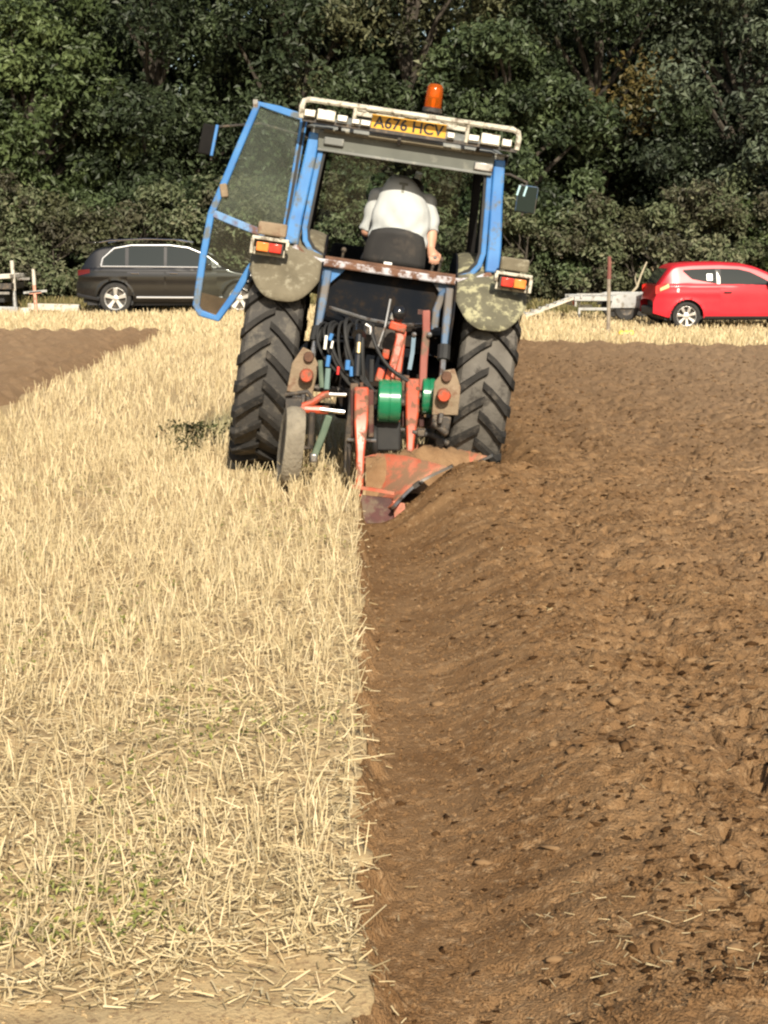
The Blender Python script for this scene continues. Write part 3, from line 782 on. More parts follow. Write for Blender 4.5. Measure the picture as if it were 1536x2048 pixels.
M_green = mat('green_enamel', (0.010, 0.15, 0.065), 0.22, c2=(0.016, 0.20, 0.09), scale=6, coat=0.4, dirt=(0.06, 0.16, 0.09), dscale=9, damt=0.25)
M_greendull = mat('dull_green', (0.07, 0.11, 0.075), 0.6, c2=(0.12, 0.16, 0.11), scale=10)
M_mould = mat('mouldboard_red', (0.40, 0.085, 0.042), 0.5, c2=(0.50, 0.18, 0.11), scale=6, dirt=(0.24, 0.135, 0.075), dscale=8, damt=0.58, spec=0.5, rmix=0.85)
M_earth = mat('stuck_earth', (0.18, 0.10, 0.045), 0.95, c2=(0.26, 0.155, 0.075), scale=9, bump=0.6, bscale=50)
M_wheelgrey = mat('mud_caked_rubber', (0.17, 0.145, 0.105), 0.95, c2=(0.26, 0.225, 0.165), scale=10, bump=0.6, bscale=45)
M_amber = mat('amber_lens', (0.75, 0.17, 0.01), 0.12, coat=0.6)
M_ambercore = mat('beacon_reflector', (0.95, 0.50, 0.08), 0.2, 0.4)
M_yellow = mat('yellow_plate', (0.66, 0.32, 0.012), 0.45, c2=(0.72, 0.37, 0.02), scale=10)
M_ink = mat('black_ink', (0.01, 0.01, 0.01), 0.5)
M_doorglass = glass_mat('dusty_door_glass', (0.72, 0.82, 0.76), dirt=0.16, dcol=(0.20, 0.24, 0.19))
M_lowglass = glass_mat('clear_door_glass', (0.78, 0.86, 0.80), dirt=0.05, dcol=(0.22, 0.24, 0.2))
M_screen = glass_mat('windscreen_glass', (0.82, 0.88, 0.84), dirt=0.02)

TR = empty('tractor', (0.015, 11.7, -0.096), 'old blue two-wheel-drive cab tractor leaning into the furrow, door open', 'tractor', rot=(0, R(8.2), 0))

def rear_wheel(sx):
    c = (sx * 0.705, 0, 0.78)
    rim = MB()
    rim.lathe([(0.10, -0.10), (0.12, -0.06), (0.40, -0.04), (0.47, -0.15), (0.50, -0.165), (0.50, 0.165), (0.47, 0.15), (0.40, 0.05), (0.12, 0.07), (0.10, 0.11)], c, (1, 0, 0), 36)
    wheel = rim.build('wheel', M_grey, TR)
    hub = MB().lathe([(0.13, -0.12), (0.13, 0.12)], c, (1, 0, 0), 16)
    for k in range(8):
        a = k * math.pi / 4
        for s in (-1, 1): hub.lathe([(0.016, -0.015), (0.016, 0.015)], (c[0] + s * 0.085, 0.2 * math.cos(a), c[2] + 0.2 * math.sin(a)), (1, 0, 0), 6)
    hub.build('hub', M_navy, wheel)
    t = MB()
    W = 0.19
    t.lathe([(0.50, -0.145), (0.56, -0.178), (0.64, -0.188), (0.71, -0.178), (0.738, -0.155), (0.748, -0.08), (0.75, 0), (0.748, 0.08), (0.738, 0.155), (0.71, 0.178), (0.64, 0.188), (0.56, 0.178), (0.50, 0.145)], c, (1, 0, 0), 64)
    lug = MB()
    n = 25
    for k in range(n):
        for side in (-1, 1):
            ph = 2 * math.pi * (k + (0.25 if side > 0 else -0.25)) / n
            secs = []
            # from just past the centre out over the shoulder; the nose points forward over the top
            for (xx, sweep, half, top) in ((-0.010, 0.0, 0.024, 0.785), (0.05, 0.055, 0.025, 0.787), (0.11, 0.125, 0.027, 0.785), (0.165, 0.195, 0.031, 0.778), (0.194, 0.225, 0.034, 0.738), (0.191, 0.235, 0.032, 0.69)):
                secs.append((side * xx, ph - sweep, half, top))
            b = len(lug.v)
            for (x, p_, hf, top) in secs:
                for (dp, rr) in ((-hf * 1.25 / 0.78, top - 0.055), (-hf * 0.85 / 0.78, top), (hf * 0.85 / 0.78, top), (hf * 1.25 / 0.78, top - 0.055)):
                    a = p_ + dp      # angle 0 = straight back, increasing over the top
                    lug.v.append((c[0] + x, -rr * math.cos(a), c[2] + rr * math.sin(a)))
            m = len(secs)
            for i in range(m - 1):
                for j in range(3):
                    q = b + i * 4 + j
                    f = (q, q + 1, q + 5, q + 4)
                    lug.f.append(f if side < 0 else f[::-1])
            for e, o in ((b, 1), (b + (m - 1) * 4, -1)):
                f = (e, e + 1, e + 2, e + 3)
                lug.f.append(f if o * side > 0 else f[::-1])
    t.build('tyre', M_tyre if sx < 0 else M_tyredusty, wheel, smooth=40)
    lug.build('tread_lugs', M_lug, wheel, smooth=40)
for s in (-1, 1): rear_wheel(s)

def front_wheel(sx):
    c = (sx * 0.66, 2.35, 0.40)
    w = MB().lathe([(0.07, -0.08), (0.20, -0.03), (0.23, -0.09), (0.23, 0.09), (0.20, 0.04), (0.07, 0.09)], c, (1, 0, 0), 24).build('wheel', M_grey, TR)
    t = MB().lathe([(0.23, -0.085), (0.33, -0.115), (0.385, -0.10), (0.39, -0.05), (0.375, -0.035), (0.40, -0.02), (0.40, 0.02), (0.375, 0.035), (0.39, 0.05), (0.385, 0.10), (0.33, 0.115), (0.23, 0.085)], c, (1, 0, 0), 32)
    t.build('tyre', M_tyre, w)
for s in (-1, 1): front_wheel(s)

def fender(sx, m, lab):
    P = []
    n1, n2 = 15, 30
    for j in range(n2 + 1):
        row = []
        for i in range(n1 + 1):
            u = -1 + 2 * i / n1
            ue = u
            x = 0.67 + 0.232 * u
            lo = 27 + 15 * abs(u) ** 3.0
            a = R(lo + (150 - lo) * j / n2)
            rad = 0.872 - 0.03 * abs(u) ** 4
            row.append((sx * x, -rad * math.cos(a), 0.78 + rad * math.sin(a)))
        P.append(row)
    g = MB().sheet(P)
    o = g.build('mudguard', m, TR, smooth=60, solid=0.014)
    o['label'] = lab
    # inner side plate next to the cab
    poly = [(0.86 * math.cos(R(a)), 0.78 + 0.86 * math.sin(R(a))) for a in range(30, 151, 8)]
    poly += [(-0.74, 0.98), (0.74, 0.98)]
    MB().prism(poly, lambda a, b: (sx * 0.445, -a, b), (sx * -0.012, 0, 0)).build('mudguard_inner_plate', M_navy, TR, smooth=0)
fender(-1, M_fender, 'dusty olive-brown left mudguard'); fender(1, M_lichen, 'right mudguard splashed with pale dried mud')

def tail_lamp(sx):
    x0 = sx * 0.785
    br = MB()
    y = -0.70
    br.box((x0, y - 0.01, 1.552), (0.235, 0.09, 0.022)).box((x0 + sx * 0.112, y - 0.01, 1.495), (0.022, 0.09, 0.095)).box((x0 - sx * 0.112, y - 0.01, 1.52), (0.022, 0.09, 0.05)).box((x0, y + 0.03, 1.495), (0.21, 0.012, 0.10))
    br.box((x0, y + 0.10, 1.53), (0.05, 0.16, 0.02))
    o = br.build('tail_lamp', M_white, TR, bevel=0.004)
    MB().box((x0, y - 0.005, 1.497), (0.178, 0.055, 0.074)).build('lamp_housing', M_iron, o, bevel=0.006)
    MB().box((x0 + sx * 0.045, y - 0.040, 1.498), (0.078, 0.022, 0.058)).build('indicator_lens', M_orlamp, o, bevel=0.006)
    MB().box((x0 - sx * 0.037, y - 0.040, 1.498), (0.078, 0.022, 0.058)).build('brake_lens', M_redlamp, o, bevel=0.006)
    MB().box((x0 + sx * 0.0, y + 0.06, 1.615), (0.185, 0.10, 0.085)).box((x0, y + 0.12, 1.575), (0.10, 0.05, 0.06)).build('side_lamp_box', M_tan if sx < 0 else M_fender, TR, bevel=0.012)
for s in (-1, 1): tail_lamp(s)

# cab frame
def cab():
    for s in (-1, 1):
        MB().bar([(s * 0.605, -0.42, 2.27), (s * 0.625, -0.42, 2.0), (s * 0.655, -0.43, 1.72), (s * 0.665, -0.44, 1.54)], 0.085, 0.075, rr=[0.85, 0.95, 1.05, 1.15]).build('rear_pillar', M_blue, TR, bevel=0.012)
        MB().bar([(s * 0.545, -0.45, 2.25), (s * 0.570, -0.45, 1.95), (s * 0.590, -0.45, 1.66), (s * 0.575, -0.45, 1.575), (s * 0.53, -0.45, 1.515), (s * 0.46, -0.45, 1.483)], 0.035, 0.04).build('rear_window_frame', M_blue, TR, bevel=0.006)
        MB().bar([(s * 0.520, -0.44, 2.25), (s * 0.545, -0.44, 1.95), (s * 0.565, -0.44, 1.66), (s * 0.552, -0.44, 1.59), (s * 0.51, -0.44, 1.535), (s * 0.44, -0.44, 1.498)], 0.018, 0.05).build('window_seal', M_black, TR)
        MB().bar([(s * 0.56, 0.93, 2.28), (s * 0.60, 1.0, 1.7), (s * 0.60, 1.04, 1.05)], 0.06, 0.06).build('front_pillar', M_trim, TR, bevel=0.01)
        MB().bar([(s * 0.63, -0.40, 2.27), (s * 0.60, 0.3, 2.29), (s * 0.56, 0.95, 2.28)], 0.07, 0.06, up=(0, 0, 1)).build('roof_rail', M_trim, TR)
    # black lined quarter panel beside the driver
    MB().prism([(-0.36, 1.50), (0.30, 1.50), (0.22, 2.27), (-0.36, 2.27)], lambda a, b: (0.585 - 0.03 * (b - 1.5), a, b), (0.02, 0, 0)).build('quarter_trim', M_trim, TR, bevel=0.006)
    MB().prism([(-0.36, 1.50), (-0.22, 1.50), (-0.24, 2.27), (-0.36, 2.27)], lambda a, b: (-0.600 + 0.03 * (b - 1.5), a, b), (0.02, 0, 0)).build('quarter_trim', M_trim, TR, bevel=0.006)
    # sill with rusted paint
    sill = MB().bar([(-0.64, -0.44, 1.525), (-0.57, -0.47, 1.478), (-0.47, -0.49, 1.452), (-0.2, -0.50, 1.452), (0.2, -0.50, 1.452), (0.45, -0.49, 1.452), (0.56, -0.47, 1.475), (0.66, -0.44, 1.53)], 0.05, 0.07, up=(0, 1, 0))
    sill.build('rear_sill', M_rust, TR, bevel=0.010)
    MB().box((0, -0.46, 1.487), (0.86, 0.05, 0.022)).build('sill_lip', M_rustplain, TR)
    MB().box((0, -0.41, 1.21), (0.88, 0.02, 0.45)).build('rear_bulkhead', M_navy, TR)
    for s in (-1, 1):
        MB().prism([(0.44, 1.425), (0.29, 1.425), (0.40, 1.30), (0.44, 1.26)], lambda a, b: (s * a, -0.475, b), (0, 0.03, 0)).build('corner_gusset', M_blue if s < 0 else M_bluedk, TR)
    # roof
    rf = MB()
    P = []
    for j in range(9):
        y = -0.46 + 1.56 * j / 8
        row = []
        for i in range(13):
            u = -1 + i / 6
            x = 0.66 * u * (1 - 0.10 * j / 8)
            z = 2.30 + 0.125 * (1 - abs(u) ** 5) * (1 - abs(j / 4 - 1) ** 7)
            row.append((x, y, z))
        P.append(row)
    rf.sheet(P)
    rf.box((0, 0.32, 2.285), (1.26, 1.54, 0.03))
    roof = rf.build('roof', M_grey, TR, smooth=50, solid=0.012)
    MB().box((0, 0.32, 2.262), (1.18, 1.45, 0.014)).build('roof_lining', M_trim, TR)
    v = MB()
    rnd = random.Random(3)
    xx = -0.36
    while xx < 0.35:
        w = rnd.uniform(0.06, 0.11)
        v.box((xx + w / 2, -0.26 + rnd.uniform(-.01, .01), 2.468 + rnd.uniform(-.004, .008)), (w - 0.012, 0.10, 0.030), rot=(R(rnd.uniform(-8, 8)), R(rnd.uniform(-2, 2)), 0))
        xx += w
    v.box((0, -0.24, 2.44), (0.74, 0.12, 0.035))
    v.build('roof_vent', M_white, roof, bevel=0.006)
    # glass at the front
    MB().prism([(-0.57, 1.3), (0.57, 1.3), (0.53, 2.26), (-0.53, 2.26)], lambda a, b: (a, 1.02 - 0.09 * (b - 1.3), b), (0, 0.006, 0)).build('windscreen', M_screen, TR, smooth=0)
    # deep header panel under the roof edge
    hp = MB().prism([(-0.575, 2.165), (0.560, 2.165), (0.575, 2.285), (-0.585, 2.285)], lambda a, b: (a, -0.475, b), (0, 0.03, 0)).build('rear_header', mat('grimy_header', (0.085, 0.09, 0.075), 0.7, c2=(0.12, 0.125, 0.105), scale=4, dirt=(0.17, 0.17, 0.14), dscale=7, damt=0.25), TR, bevel=0.006)
    MB().box((-0.005, -0.483, 2.165), (1.14, 0.025, 0.018)).build('header_lip', M_grey, hp, bevel=0.004)
    MB().box((0.505, -0.489, 2.205), (0.125, 0.03, 0.055)).build('latch_plate', M_steel, hp, bevel=0.008)
    MB().box((-0.475, -0.489, 2.225), (0.13, 0.025, 0.05)).build('latch_plate', M_grey, hp, bevel=0.008)
    MB().box((-0.06, -0.488, 2.285), (0.022, 0.03, 0.05)).build('latch', M_iron, hp)
    rnd2 = random.Random(6); xx = -0.53
    strip = MB().box((0, -0.484, 2.287), (1.10, 0.02, 0.020))
    strip.build('roof_gutter', M_fender, hp)
cab()

def light_bar():
    y = -0.60
    fr = MB()
    pts = [(-0.70, y, 2.335), (-0.705, y, 2.41), (-0.695, y, 2.445), (-0.66, y, 2.458), (0.65, y, 2.458), (0.685, y, 2.445), (0.695, y, 2.41), (0.69, y, 2.335)]
    fr.tube(pts, 0.0185, 8)
    for x in (-0.365, 0.362): fr.tube([(x, y, 2.455), (x, y, 2.335)], 0.013, 8)
    lb = fr.build('lamp_rail', M_white, TR)
    MB().box((0, y + 0.012, 2.330), (1.39, 0.03, 0.022)).build('lower_rail', M_iron, lb)
    MB().tube([(-0.45, y, 2.33), (-0.45, -0.44, 2.30)], 0.012, 6).tube([(0.45, y, 2.33), (0.45, -0.44, 2.30)], 0.012, 6).build('rail_bracket', M_iron, lb)
    for (x0, x1, z0, z1) in ((-0.685, -0.612, 2.347, 2.395), (-0.603, -0.485, 2.338, 2.408), (-0.473, -0.405, 2.345, 2.388), (-0.378, -0.326, 2.344, 2.378), (-0.322, -0.255, 2.342, 2.380), (0.235, 0.285, 2.343, 2.383), (0.372, 0.442, 2.346, 2.388), (0.453, 0.575, 2.338, 2.41), (0.588, 0.653, 2.343, 2.392)):
        xm, zm = (x0 + x1) / 2, (z0 + z1) / 2
        l = MB().box((xm, y - 0.012, zm), (x1 - x0, 0.05, z1 - z0)).build('work_lamp', M_white, lb, bevel=0.006)
        MB().box((xm, y - 0.039, zm), ((x1 - x0) * 0.84, 0.008, (z1 - z0) * 0.78)).build('lens', M_lampwhite, l, bevel=0.004)
    pl = MB().box((-0.012, y + 0.085, 2.383), (0.485, 0.008, 0.100)).build('number_plate', M_yellow, lb, bevel=0.003)
    cu = bpy.data.curves.new('plate_text', 'FONT'); cu.body = 'A676 HCV'; cu.size = 0.098; cu.align_x = 'CENTER'; cu.align_y = 'CENTER'; cu.extrude = 0.001; cu.offset = 0.0022
    ob = bpy.data.objects.new('tmp', cu); COL.objects.link(ob)
    dg = bpy.context.evaluated_depsgraph_get()
    me = bpy.data.meshes.new_from_object(ob.evaluated_get(dg))
    bpy.data.objects.remove(ob)
    xs = [v.co.x for v in me.vertices]; w = max(xs) - min(xs)
    for v in me.vertices: v.co.x *= 0.455 / w
    me.transform(Matrix.Translation((-0.012, y + 0.0795, 2.386)) @ Matrix.Rotation(R(90), 4, 'X'))
    link('plate_characters', me, M_ink, pl)
    # beacon
    bc = MB().tube([(0.135, -0.12, 2.42), (0.135, -0.12, 2.535)], 0.016, 8).lathe([(0.062, 2.525), (0.066, 2.53), (0.066, 2.553), (0.058, 2.558)], (0.135, -0.12, 0), (0, 0, 1), 20).build('beacon', M_iron, TR)
    MB().lathe([(0.052, 2.555), (0.058, 2.565), (0.056, 2.66), (0.052, 2.695), (0.040, 2.712), (0.015, 2.718)], (0.135, -0.12, 0), (0, 0, 1), 20).build('beacon_lens', beacon_mat(), bc)
    MB().lathe([(0.012, 2.56), (0.014, 2.62), (0.034, 2.63), (0.036, 2.69), (0.01, 2.695)], (0.135, -0.12, 0), (0, 0, 1), 12).build('beacon_reflector', M_ambercore, bc)

def beacon_mat():
    m, nt, b = new_mat('amber_dome')
    N = nt.nodes; L = nt.links
    tr = N.new('ShaderNodeBsdfTransparent'); tr.inputs['Color'].default_value = (1.0, 0.42, 0.06, 1)
    b.inputs['Base Color'].default_value = (0.55, 0.13, 0.01, 1); b.inputs['Roughness'].default_value = 0.1
    mx = N.new('ShaderNodeMixShader'); mx.inputs[0].default_value = 0.4
    L.new(tr.outputs[0], mx.inputs[1]); L.new(b.outputs[0], mx.inputs[2]); L.new(mx.outputs[0], N['Material Output'].inputs['Surface'])
    return m
light_bar()

def door():
    # swung out square to the cab on its rear hinges
    def Q(x, z): return (x, -0.36 + 0.10 * (-0.69 - x), z)
    out = [(-0.69, 2.355), (-0.86, 2.385), (-1.000, 2.405), (-1.085, 2.12), (-1.175, 1.80), (-1.215, 1.66), (-1.232, 1.38), (-1.238, 1.05), (-1.205, 1.005), (-1.085, 0.985), (-0.985, 1.17), (-0.915, 1.34), (-0.83, 1.50), (-0.715, 1.57)]
    pts = [Q(*p) for p in out]
    fr = MB().bar(pts + [pts[0]], 0.046, 0.05, up=(0, 1, 0))
    dr = fr.build('door', M_blue, TR, bevel=0.008)
    MB().bar([Q(-1.205, 1.665), Q(-1.05, 1.625), Q(-0.90, 1.59), Q(-0.73, 1.58)], 0.05, 0.045, up=(0, 1, 0)).build('mid_rail', mat('scuffed_blue_rail', (0.10, 0.22, 0.42), 0.6, c2=(0.15, 0.28, 0.46), scale=6, dirt=(0.12, 0.06, 0.05), dscale=5, damt=0.62), dr, bevel=0.006)
    up = [(-0.70, 2.34), (-0.86, 2.37), (-0.985, 2.385), (-1.07, 2.11), (-1.16, 1.79), (-1.195, 1.67), (-0.90, 1.60), (-0.73, 1.60)]
    MB().add([Q(*p) for p in up], [tuple(range(len(up)))]).build('upper_pane', M_doorglass, dr, smooth=0)
    lo = [(-1.205, 1.64), (-1.218, 1.37), (-1.222, 1.06), (-1.195, 1.03), (-1.09, 1.01), (-0.99, 1.19), (-0.92, 1.36), (-0.84, 1.51), (-0.80, 1.56)]
    MB().add([Q(*p) for p in lo], [tuple(range(len(lo)))]).build('lower_pane', M_lowglass, dr, smooth=0)
    kp = [(-1.222, 1.14), (-1.222, 1.06), (-1.195, 1.025), (-1.09, 1.005), (-1.02, 1.12)]
    MB().prism(kp, lambda a, b: tuple(Vector(Q(a, b)) + Vector((0, 0.012, 0))), (0, 0.01, 0)).build('kick_plate', M_rustplain, dr, smooth=0)
    MB().box(Q(-1.15, 1.82), (0.05, 0.07, 0.09), rot=(0, R(-16), 0)).build('door_handle', M_tan, dr, bevel=0.01)
    MB().bar([Q(-1.0, 2.405), Q(-1.03, 2.40)], 0.05, 0.055).build('corner_cap', M_steel, dr)
    MB().bar([Q(-0.685, 2.36), Q(-0.70, 1.95), Q(-0.715, 1.58)], 0.02, 0.05).build('hinge_strip', M_black, dr)
door()

def mirrors():
    m = MB().tube([(-0.60, 0.93, 2.30), (-1.05, 0.93, 2.36), (-1.36, 0.92, 2.29)], 0.009, 6).tube([(-1.36, 0.92, 2.30), (-1.37, 0.92, 2.05)], 0.009, 6).build('mirror_arm', M_iron, TR)
    h = MB().box((-1.415, 0.915, 2.19), (0.10, 0.035, 0.22), rot=(0, R(4), 0)).build('mirror', M_trim, m, bevel=0.012)
    MB().box((-1.362, 0.905, 2.19), (0.022, 0.05, 0.225), rot=(0, R(4), 0)).build('mirror_edge', M_blue, h, bevel=0.004)
    m = MB().tube([(0.60, 0.93, 2.24), (0.80, 0.93, 2.26), (0.93, 0.92, 2.22)], 0.009, 6).tube([(0.93, 0.92, 2.23), (0.93, 0.92, 1.98)], 0.009, 6).build('mirror_arm', M_iron, TR)
    h = MB().box((0.945, 0.915, 2.10), (0.15, 0.03, 0.20)).build('mirror', M_bluedk, m, bevel=0.012)
    MB().box((0.945, 0.897, 2.10), (0.135, 0.004, 0.185)).build('mirror_back', mat('mirror_back', (0.022, 0.030, 0.025), 0.9, spec=0.05), h)
    for x in (0.875, 0.925): MB().box((x, 0.892, 2.155), (0.014, 0.006, 0.075), rot=(0, R(10), 0)).build('pale_streak', mat('pale_streak_colour', (0.35, 0.55, 0.58), 0.5), h)  # two pale streaks across the mirror face
mirrors()

def interior():
    st = MB()
    P = []
    for j in range(7):
        f = j / 6
        P.append([(0.02 + (-0.195 + 0.39 * i / 8) * (1 - 0.2 * f ** 3), -0.32 + 0.05 * abs(i / 4 - 1) ** 2 - 0.04 * f, 1.50 + 0.24 * f - 0.035 * (abs(i / 4 - 1) ** 3) * f) for i in range(9)])
    st.sheet(P)
    seat = st.build('seat_backrest', mat('seat_vinyl', (0.016, 0.015, 0.015), 0.8, c2=(0.03, 0.028, 0.026), scale=5, dirt=(0.05, 0.042, 0.035), dscale=6, damt=0.35), TR, smooth=60, solid=0.07)
    MB().box((0.02, -0.10, 1.415), (0.45, 0.45, 0.09)).build('seat_cushion', M_trim, TR, bevel=0.03)
    MB().box((0.02, -0.08, 1.18), (0.34, 0.34, 0.40)).build('seat_base', M_navy, TR, bevel=0.02)
    MB().box((0, 0.30, 0.97), (0.92, 1.38, 0.05)).build('cab_floor', M_navy, TR)
    MB().box((-0.02, 0.92, 1.28), (0.80, 0.22, 0.60), rot=(R(-12), 0, 0)).build('dashboard', M_trim, TR, bevel=0.03)
    sw = MB()
    c = Vector((0.0, 0.32, 1.70)); a = Vector((1, 0, 0)); b = Vector((0, 0.82, 0.57)).normalized()
    sw.tube([c + (a * math.cos(k * math.pi / 12) + b * math.sin(k * math.pi / 12)) * 0.21 for k in range(24)], 0.014, 8, closed=True)
    for k in range(3):
        an = R(90 + 120 * k); sw.tube([c, c + (a * math.cos(an) + b * math.sin(an)) * 0.205], 0.012, 6)
    sw.tube([c, (0, 0.80, 1.30)], 0.028, 10)
    sw.build('steering_wheel', M_black, TR)
    for (x, y, z0, z1, m) in ((0.275, -0.25, 1.40, 1.585, M_steel), (0.34, 0.12, 1.40, 1.58, M_iron), (-0.33, 0.10, 1.40, 1.55, M_iron), (0.30, 0.28, 1.3, 1.58, M_iron)):
        MB().tube([(x, y, z0), (x + 0.01, y - 0.02, z1)], 0.010, 6).ball((x + 0.01, y - 0.02, z1), 0.02, 8).build('control_lever', m, TR)
    MB().box((-0.02, -0.47, 1.505), (0.055, 0.02, 0.018)).build('sill_catch', M_lampwhite, TR, bevel=0.004)
    MB().box((-0.38, -0.05, 1.44), (0.22, 0.5, 0.10)).build('side_console', M_tan, TR, bevel=0.02)
    MB().box((0.42, -0.02, 1.42), (0.20, 0.6, 0.12)).build('side_console', M_navy, TR, bevel=0.02)
interior()

def nose():
    b = MB()
    P = []
    for j in range(8):
        y = 1.05 + 1.65 * j / 7; w = 0.30 - 0.03 * j / 7; top = 1.50 - 0.06 * j / 7
        P.append([(-w, y, 0.82), (-w, y, top - 0.08), (-w + 0.05, y, top - 0.01), (0, y, top + 0.01), (w - 0.05, y, top - 0.01), (w, y, top - 0.08), (w, y, 0.82)])
    b.sheet(P)
    b.add([P[7][k] for k in range(7)], [tuple(range(7))])
    b.build('bonnet', M_blue, TR, smooth=30)
    MB().box((0, 1.75, 0.66), (0.42, 1.9, 0.42)).build('engine_block', M_navy, TR, bevel=0.03)
    MB().tube([(-0.58, 2.35, 0.42), (-0.2, 2.35, 0.55), (0.2, 2.35, 0.55), (0.58, 2.35, 0.42)], 0.055, 8).build('front_axle', M_navy, TR)
    MB().tube([(0.16, 1.9, 1.45), (0.16, 1.9, 1.85)], 0.06, 12).tube([(0.16, 1.9, 1.85), (0.16, 1.9, 2.15), (0.17, 1.87, 2.22)], 0.03, 10).build('exhaust', M_iron, TR)
    MB().box((0, 0.25, 0.72), (0.46, 1.3, 0.55)).box((0, -0.30, 0.80), (0.36, 0.22, 0.46)).build('transmission', M_navy, TR, bevel=0.03)
    MB().tube([(-0.62, 0, 0.78), (-0.3, 0, 0.78), (0.3, 0, 0.78), (0.62, 0, 0.78)], [0.10, 0.16, 0.16, 0.10], 16).build('axle_housing', M_navy, TR)
nose()

def linkage():
    for s in (-1, 1):
        MB().bar([(s * 0.40, -0.55, 1.40), (s * 0.405, -0.66, 1.20), (s * 0.41, -0.72, 1.03)], 0.055, 0.05, rr=[1, 1, 0.8]).build('lift_rod', M_bluedk, TR, bevel=0.01)
        MB().tube([(s * 0.41, -0.72, 1.04), (s * 0.415, -0.76, 0.95)], 0.042, 10).build('rod_collar', M_black, TR)
        MB().tube([(s * 0.415, -0.76, 0.96), (s * 0.42, -0.84, 0.80)], 0.020, 8).build('rod_end', M_steel, TR)
        MB().tube([(s * 0.20, -0.34, 1.08), (s * 0.40, -0.62, 1.12)], 0.035, 8).build('lift_arm', M_navy, TR)
        MB().bar([(s * 0.24, -0.15, 0.48), (s * 0.40, -0.62, 0.52), (s * 0.44, -1.02, 0.60)], 0.07, 0.03, up=(1, 0, 0)).build('lower_link', M_iron, TR, bevel=0.008)
        pl = MB().prism([(-0.095, -0.13), (0.07, -0.15), (0.085, 0.06), (0.03, 0.14), (-0.03, 0.16), (-0.085, 0.05)], lambda a, b: (s * 0.455 - a * s, -0.93, 0.755 + b), (0, 0.035, 0)).build('link_plate', M_tan, TR, bevel=0.006)
        MB().lathe([(0.036, -0.10), (0.045, -0.085), (0.045, -0.045), (0.03, 0.0)], (s * 0.437, -0.925, 0.745), (0, 1, 0), 14).build('red_knob', M_plough, pl)
        MB().lathe([(0.030, -0.03), (0.035, 0.0)], (s * 0.44, -0.935, 0.86), (0, 1, 0), 10).build('link_pin', M_rustplain, pl)
        MB().box((s * 0.45, -0.90, 0.565), (0.12, 0.08, 0.09)).tube([(s * 0.40, -0.95, 0.56), (s * 0.50, -0.95, 0.50)], 0.025, 8).build('link_eye', M_iron, TR, bevel=0.012)
    MB().box((0.0, -0.44, 1.02), (0.30, 0.10, 0.16)).build('spool_valve', M_iron, TR, bevel=0.012)
    MB().tube([(-0.36, -0.5, 1.17), (-0.1, -0.53, 1.13), (0.1, -0.53, 1.12), (0.34, -0.5, 1.16)], 0.012, 6).build('cross_pipe', M_steel, TR)
    MB().tube([(0.03, -0.52, 1.28), (0.02, -0.56, 1.10), (-0.01, -0.60, 0.95)], 0.009, 6).build('pull_rod', M_steel, TR)
    MB().bar([(0.43, -0.44, 1.40), (0.36, -0.50, 1.36), (0.335, -0.54, 1.25), (0.34, -0.55, 1.12)], 0.05, 0.04).build('curved_bracket', M_bluedk, TR, bevel=0.008)
linkage()

# ---------------------------------------------------------------- plough behind the tractor
PO = (0.2, 10.6, 0.0)
PL = empty('plough', PO, 'red two-furrow mounted plough with green drums cutting the furrow', 'plough')
def pb(mb, name, m, parent=None, **k): return mb.build(name, m, parent or PL, off=PO, **k)

def lerp3(a, b, t): return Vector(a).lerp(Vector(b), t)
def plough_body(dx, dy, dz):
    D = Vector((dx, dy, dz))
    bot = [(0.03, 10.78, -0.175), (0.07, 10.62, -0.165), (0.14, 10.42, -0.125), (0.235, 10.20, -0.045)]
    top = [(0.04, 10.84, 0.17), (0.14, 10.80, 0.20), (0.32, 10.64, 0.20), (0.57, 10.36, 0.165)]
    P = []
    for j in range(9):
        v = j / 8; row = []
        for i in range(13):
            u = i / 12 * 3; k = min(int(u), 2); f = u - k
            p = lerp3(lerp3(bot[k], bot[k + 1], f), lerp3(top[k], top[k + 1], f), v)
            p += Vector((-0.03, 0.09, 0)) * math.sin(math.pi * v) * (0.4 + 0.6 * (i / 12))
            row.append(p + D)
        P.append(row)
    b = pb(MB().sheet(P), 'mouldboard', M_mould, smooth=60, solid=0.012)
    e = [P[j][12] for j in range(9)]
    e = [e[0] + (e[0] - e[1]) * 0.4] + e + [e[8] + (e[8] - e[7]) * 0.4]
    pb(MB().bar(e, 0.016, 0.034, up=(0, 1, 0)), 'tail_edge', M_steel, b)
    pb(MB().box(tuple(e[5] + Vector((0, -0.02, 0))), (0.05, 0.03, 0.028), rot=(0, R(-35), 0)).tube([e[5], e[5] + Vector((0.03, -0.06, 0.02))], 0.008, 6), 'edge_clamp', M_iron, b)
    # frog and landside beneath
    q = MB().prism([(0.0, -0.17), (0.235, -0.165), (0.215, -0.02), (0.03, 0.0)], lambda a, c: (a + dx, 10.27 + dy + 0.25 * (c + 0.17), c + dz), (0, 0.02, 0))
    q.box((0.012 + dx, 10.52 + dy, -0.105), (0.016, 0.55, 0.14))
    pb(q, 'landside', M_ploughdk, b)
    pb(MB().prism([(0.235, -0.165), (0.315, -0.14), (0.295, -0.045), (0.225, -0.03)], lambda a, c: (a + dx, 10.24 + dy + 0.2 * (c + 0.17), c + dz), (0, 0.016, 0)), 'share', M_mould, b)
    pb(MB().bar([(-0.03 + dx, 10.31 + dy, 0.055 + dz), (0.10 + dx, 10.30 + dy, 0.038 + dz), (0.235 + dx, 10.27 + dy, 0.018 + dz)], 0.02, 0.028, up=(0, 1, 0)), 'scraper_bar', M_mould, b)
plough_body(0, 0, 0); plough_body(0.285, 0.52, 0.0)

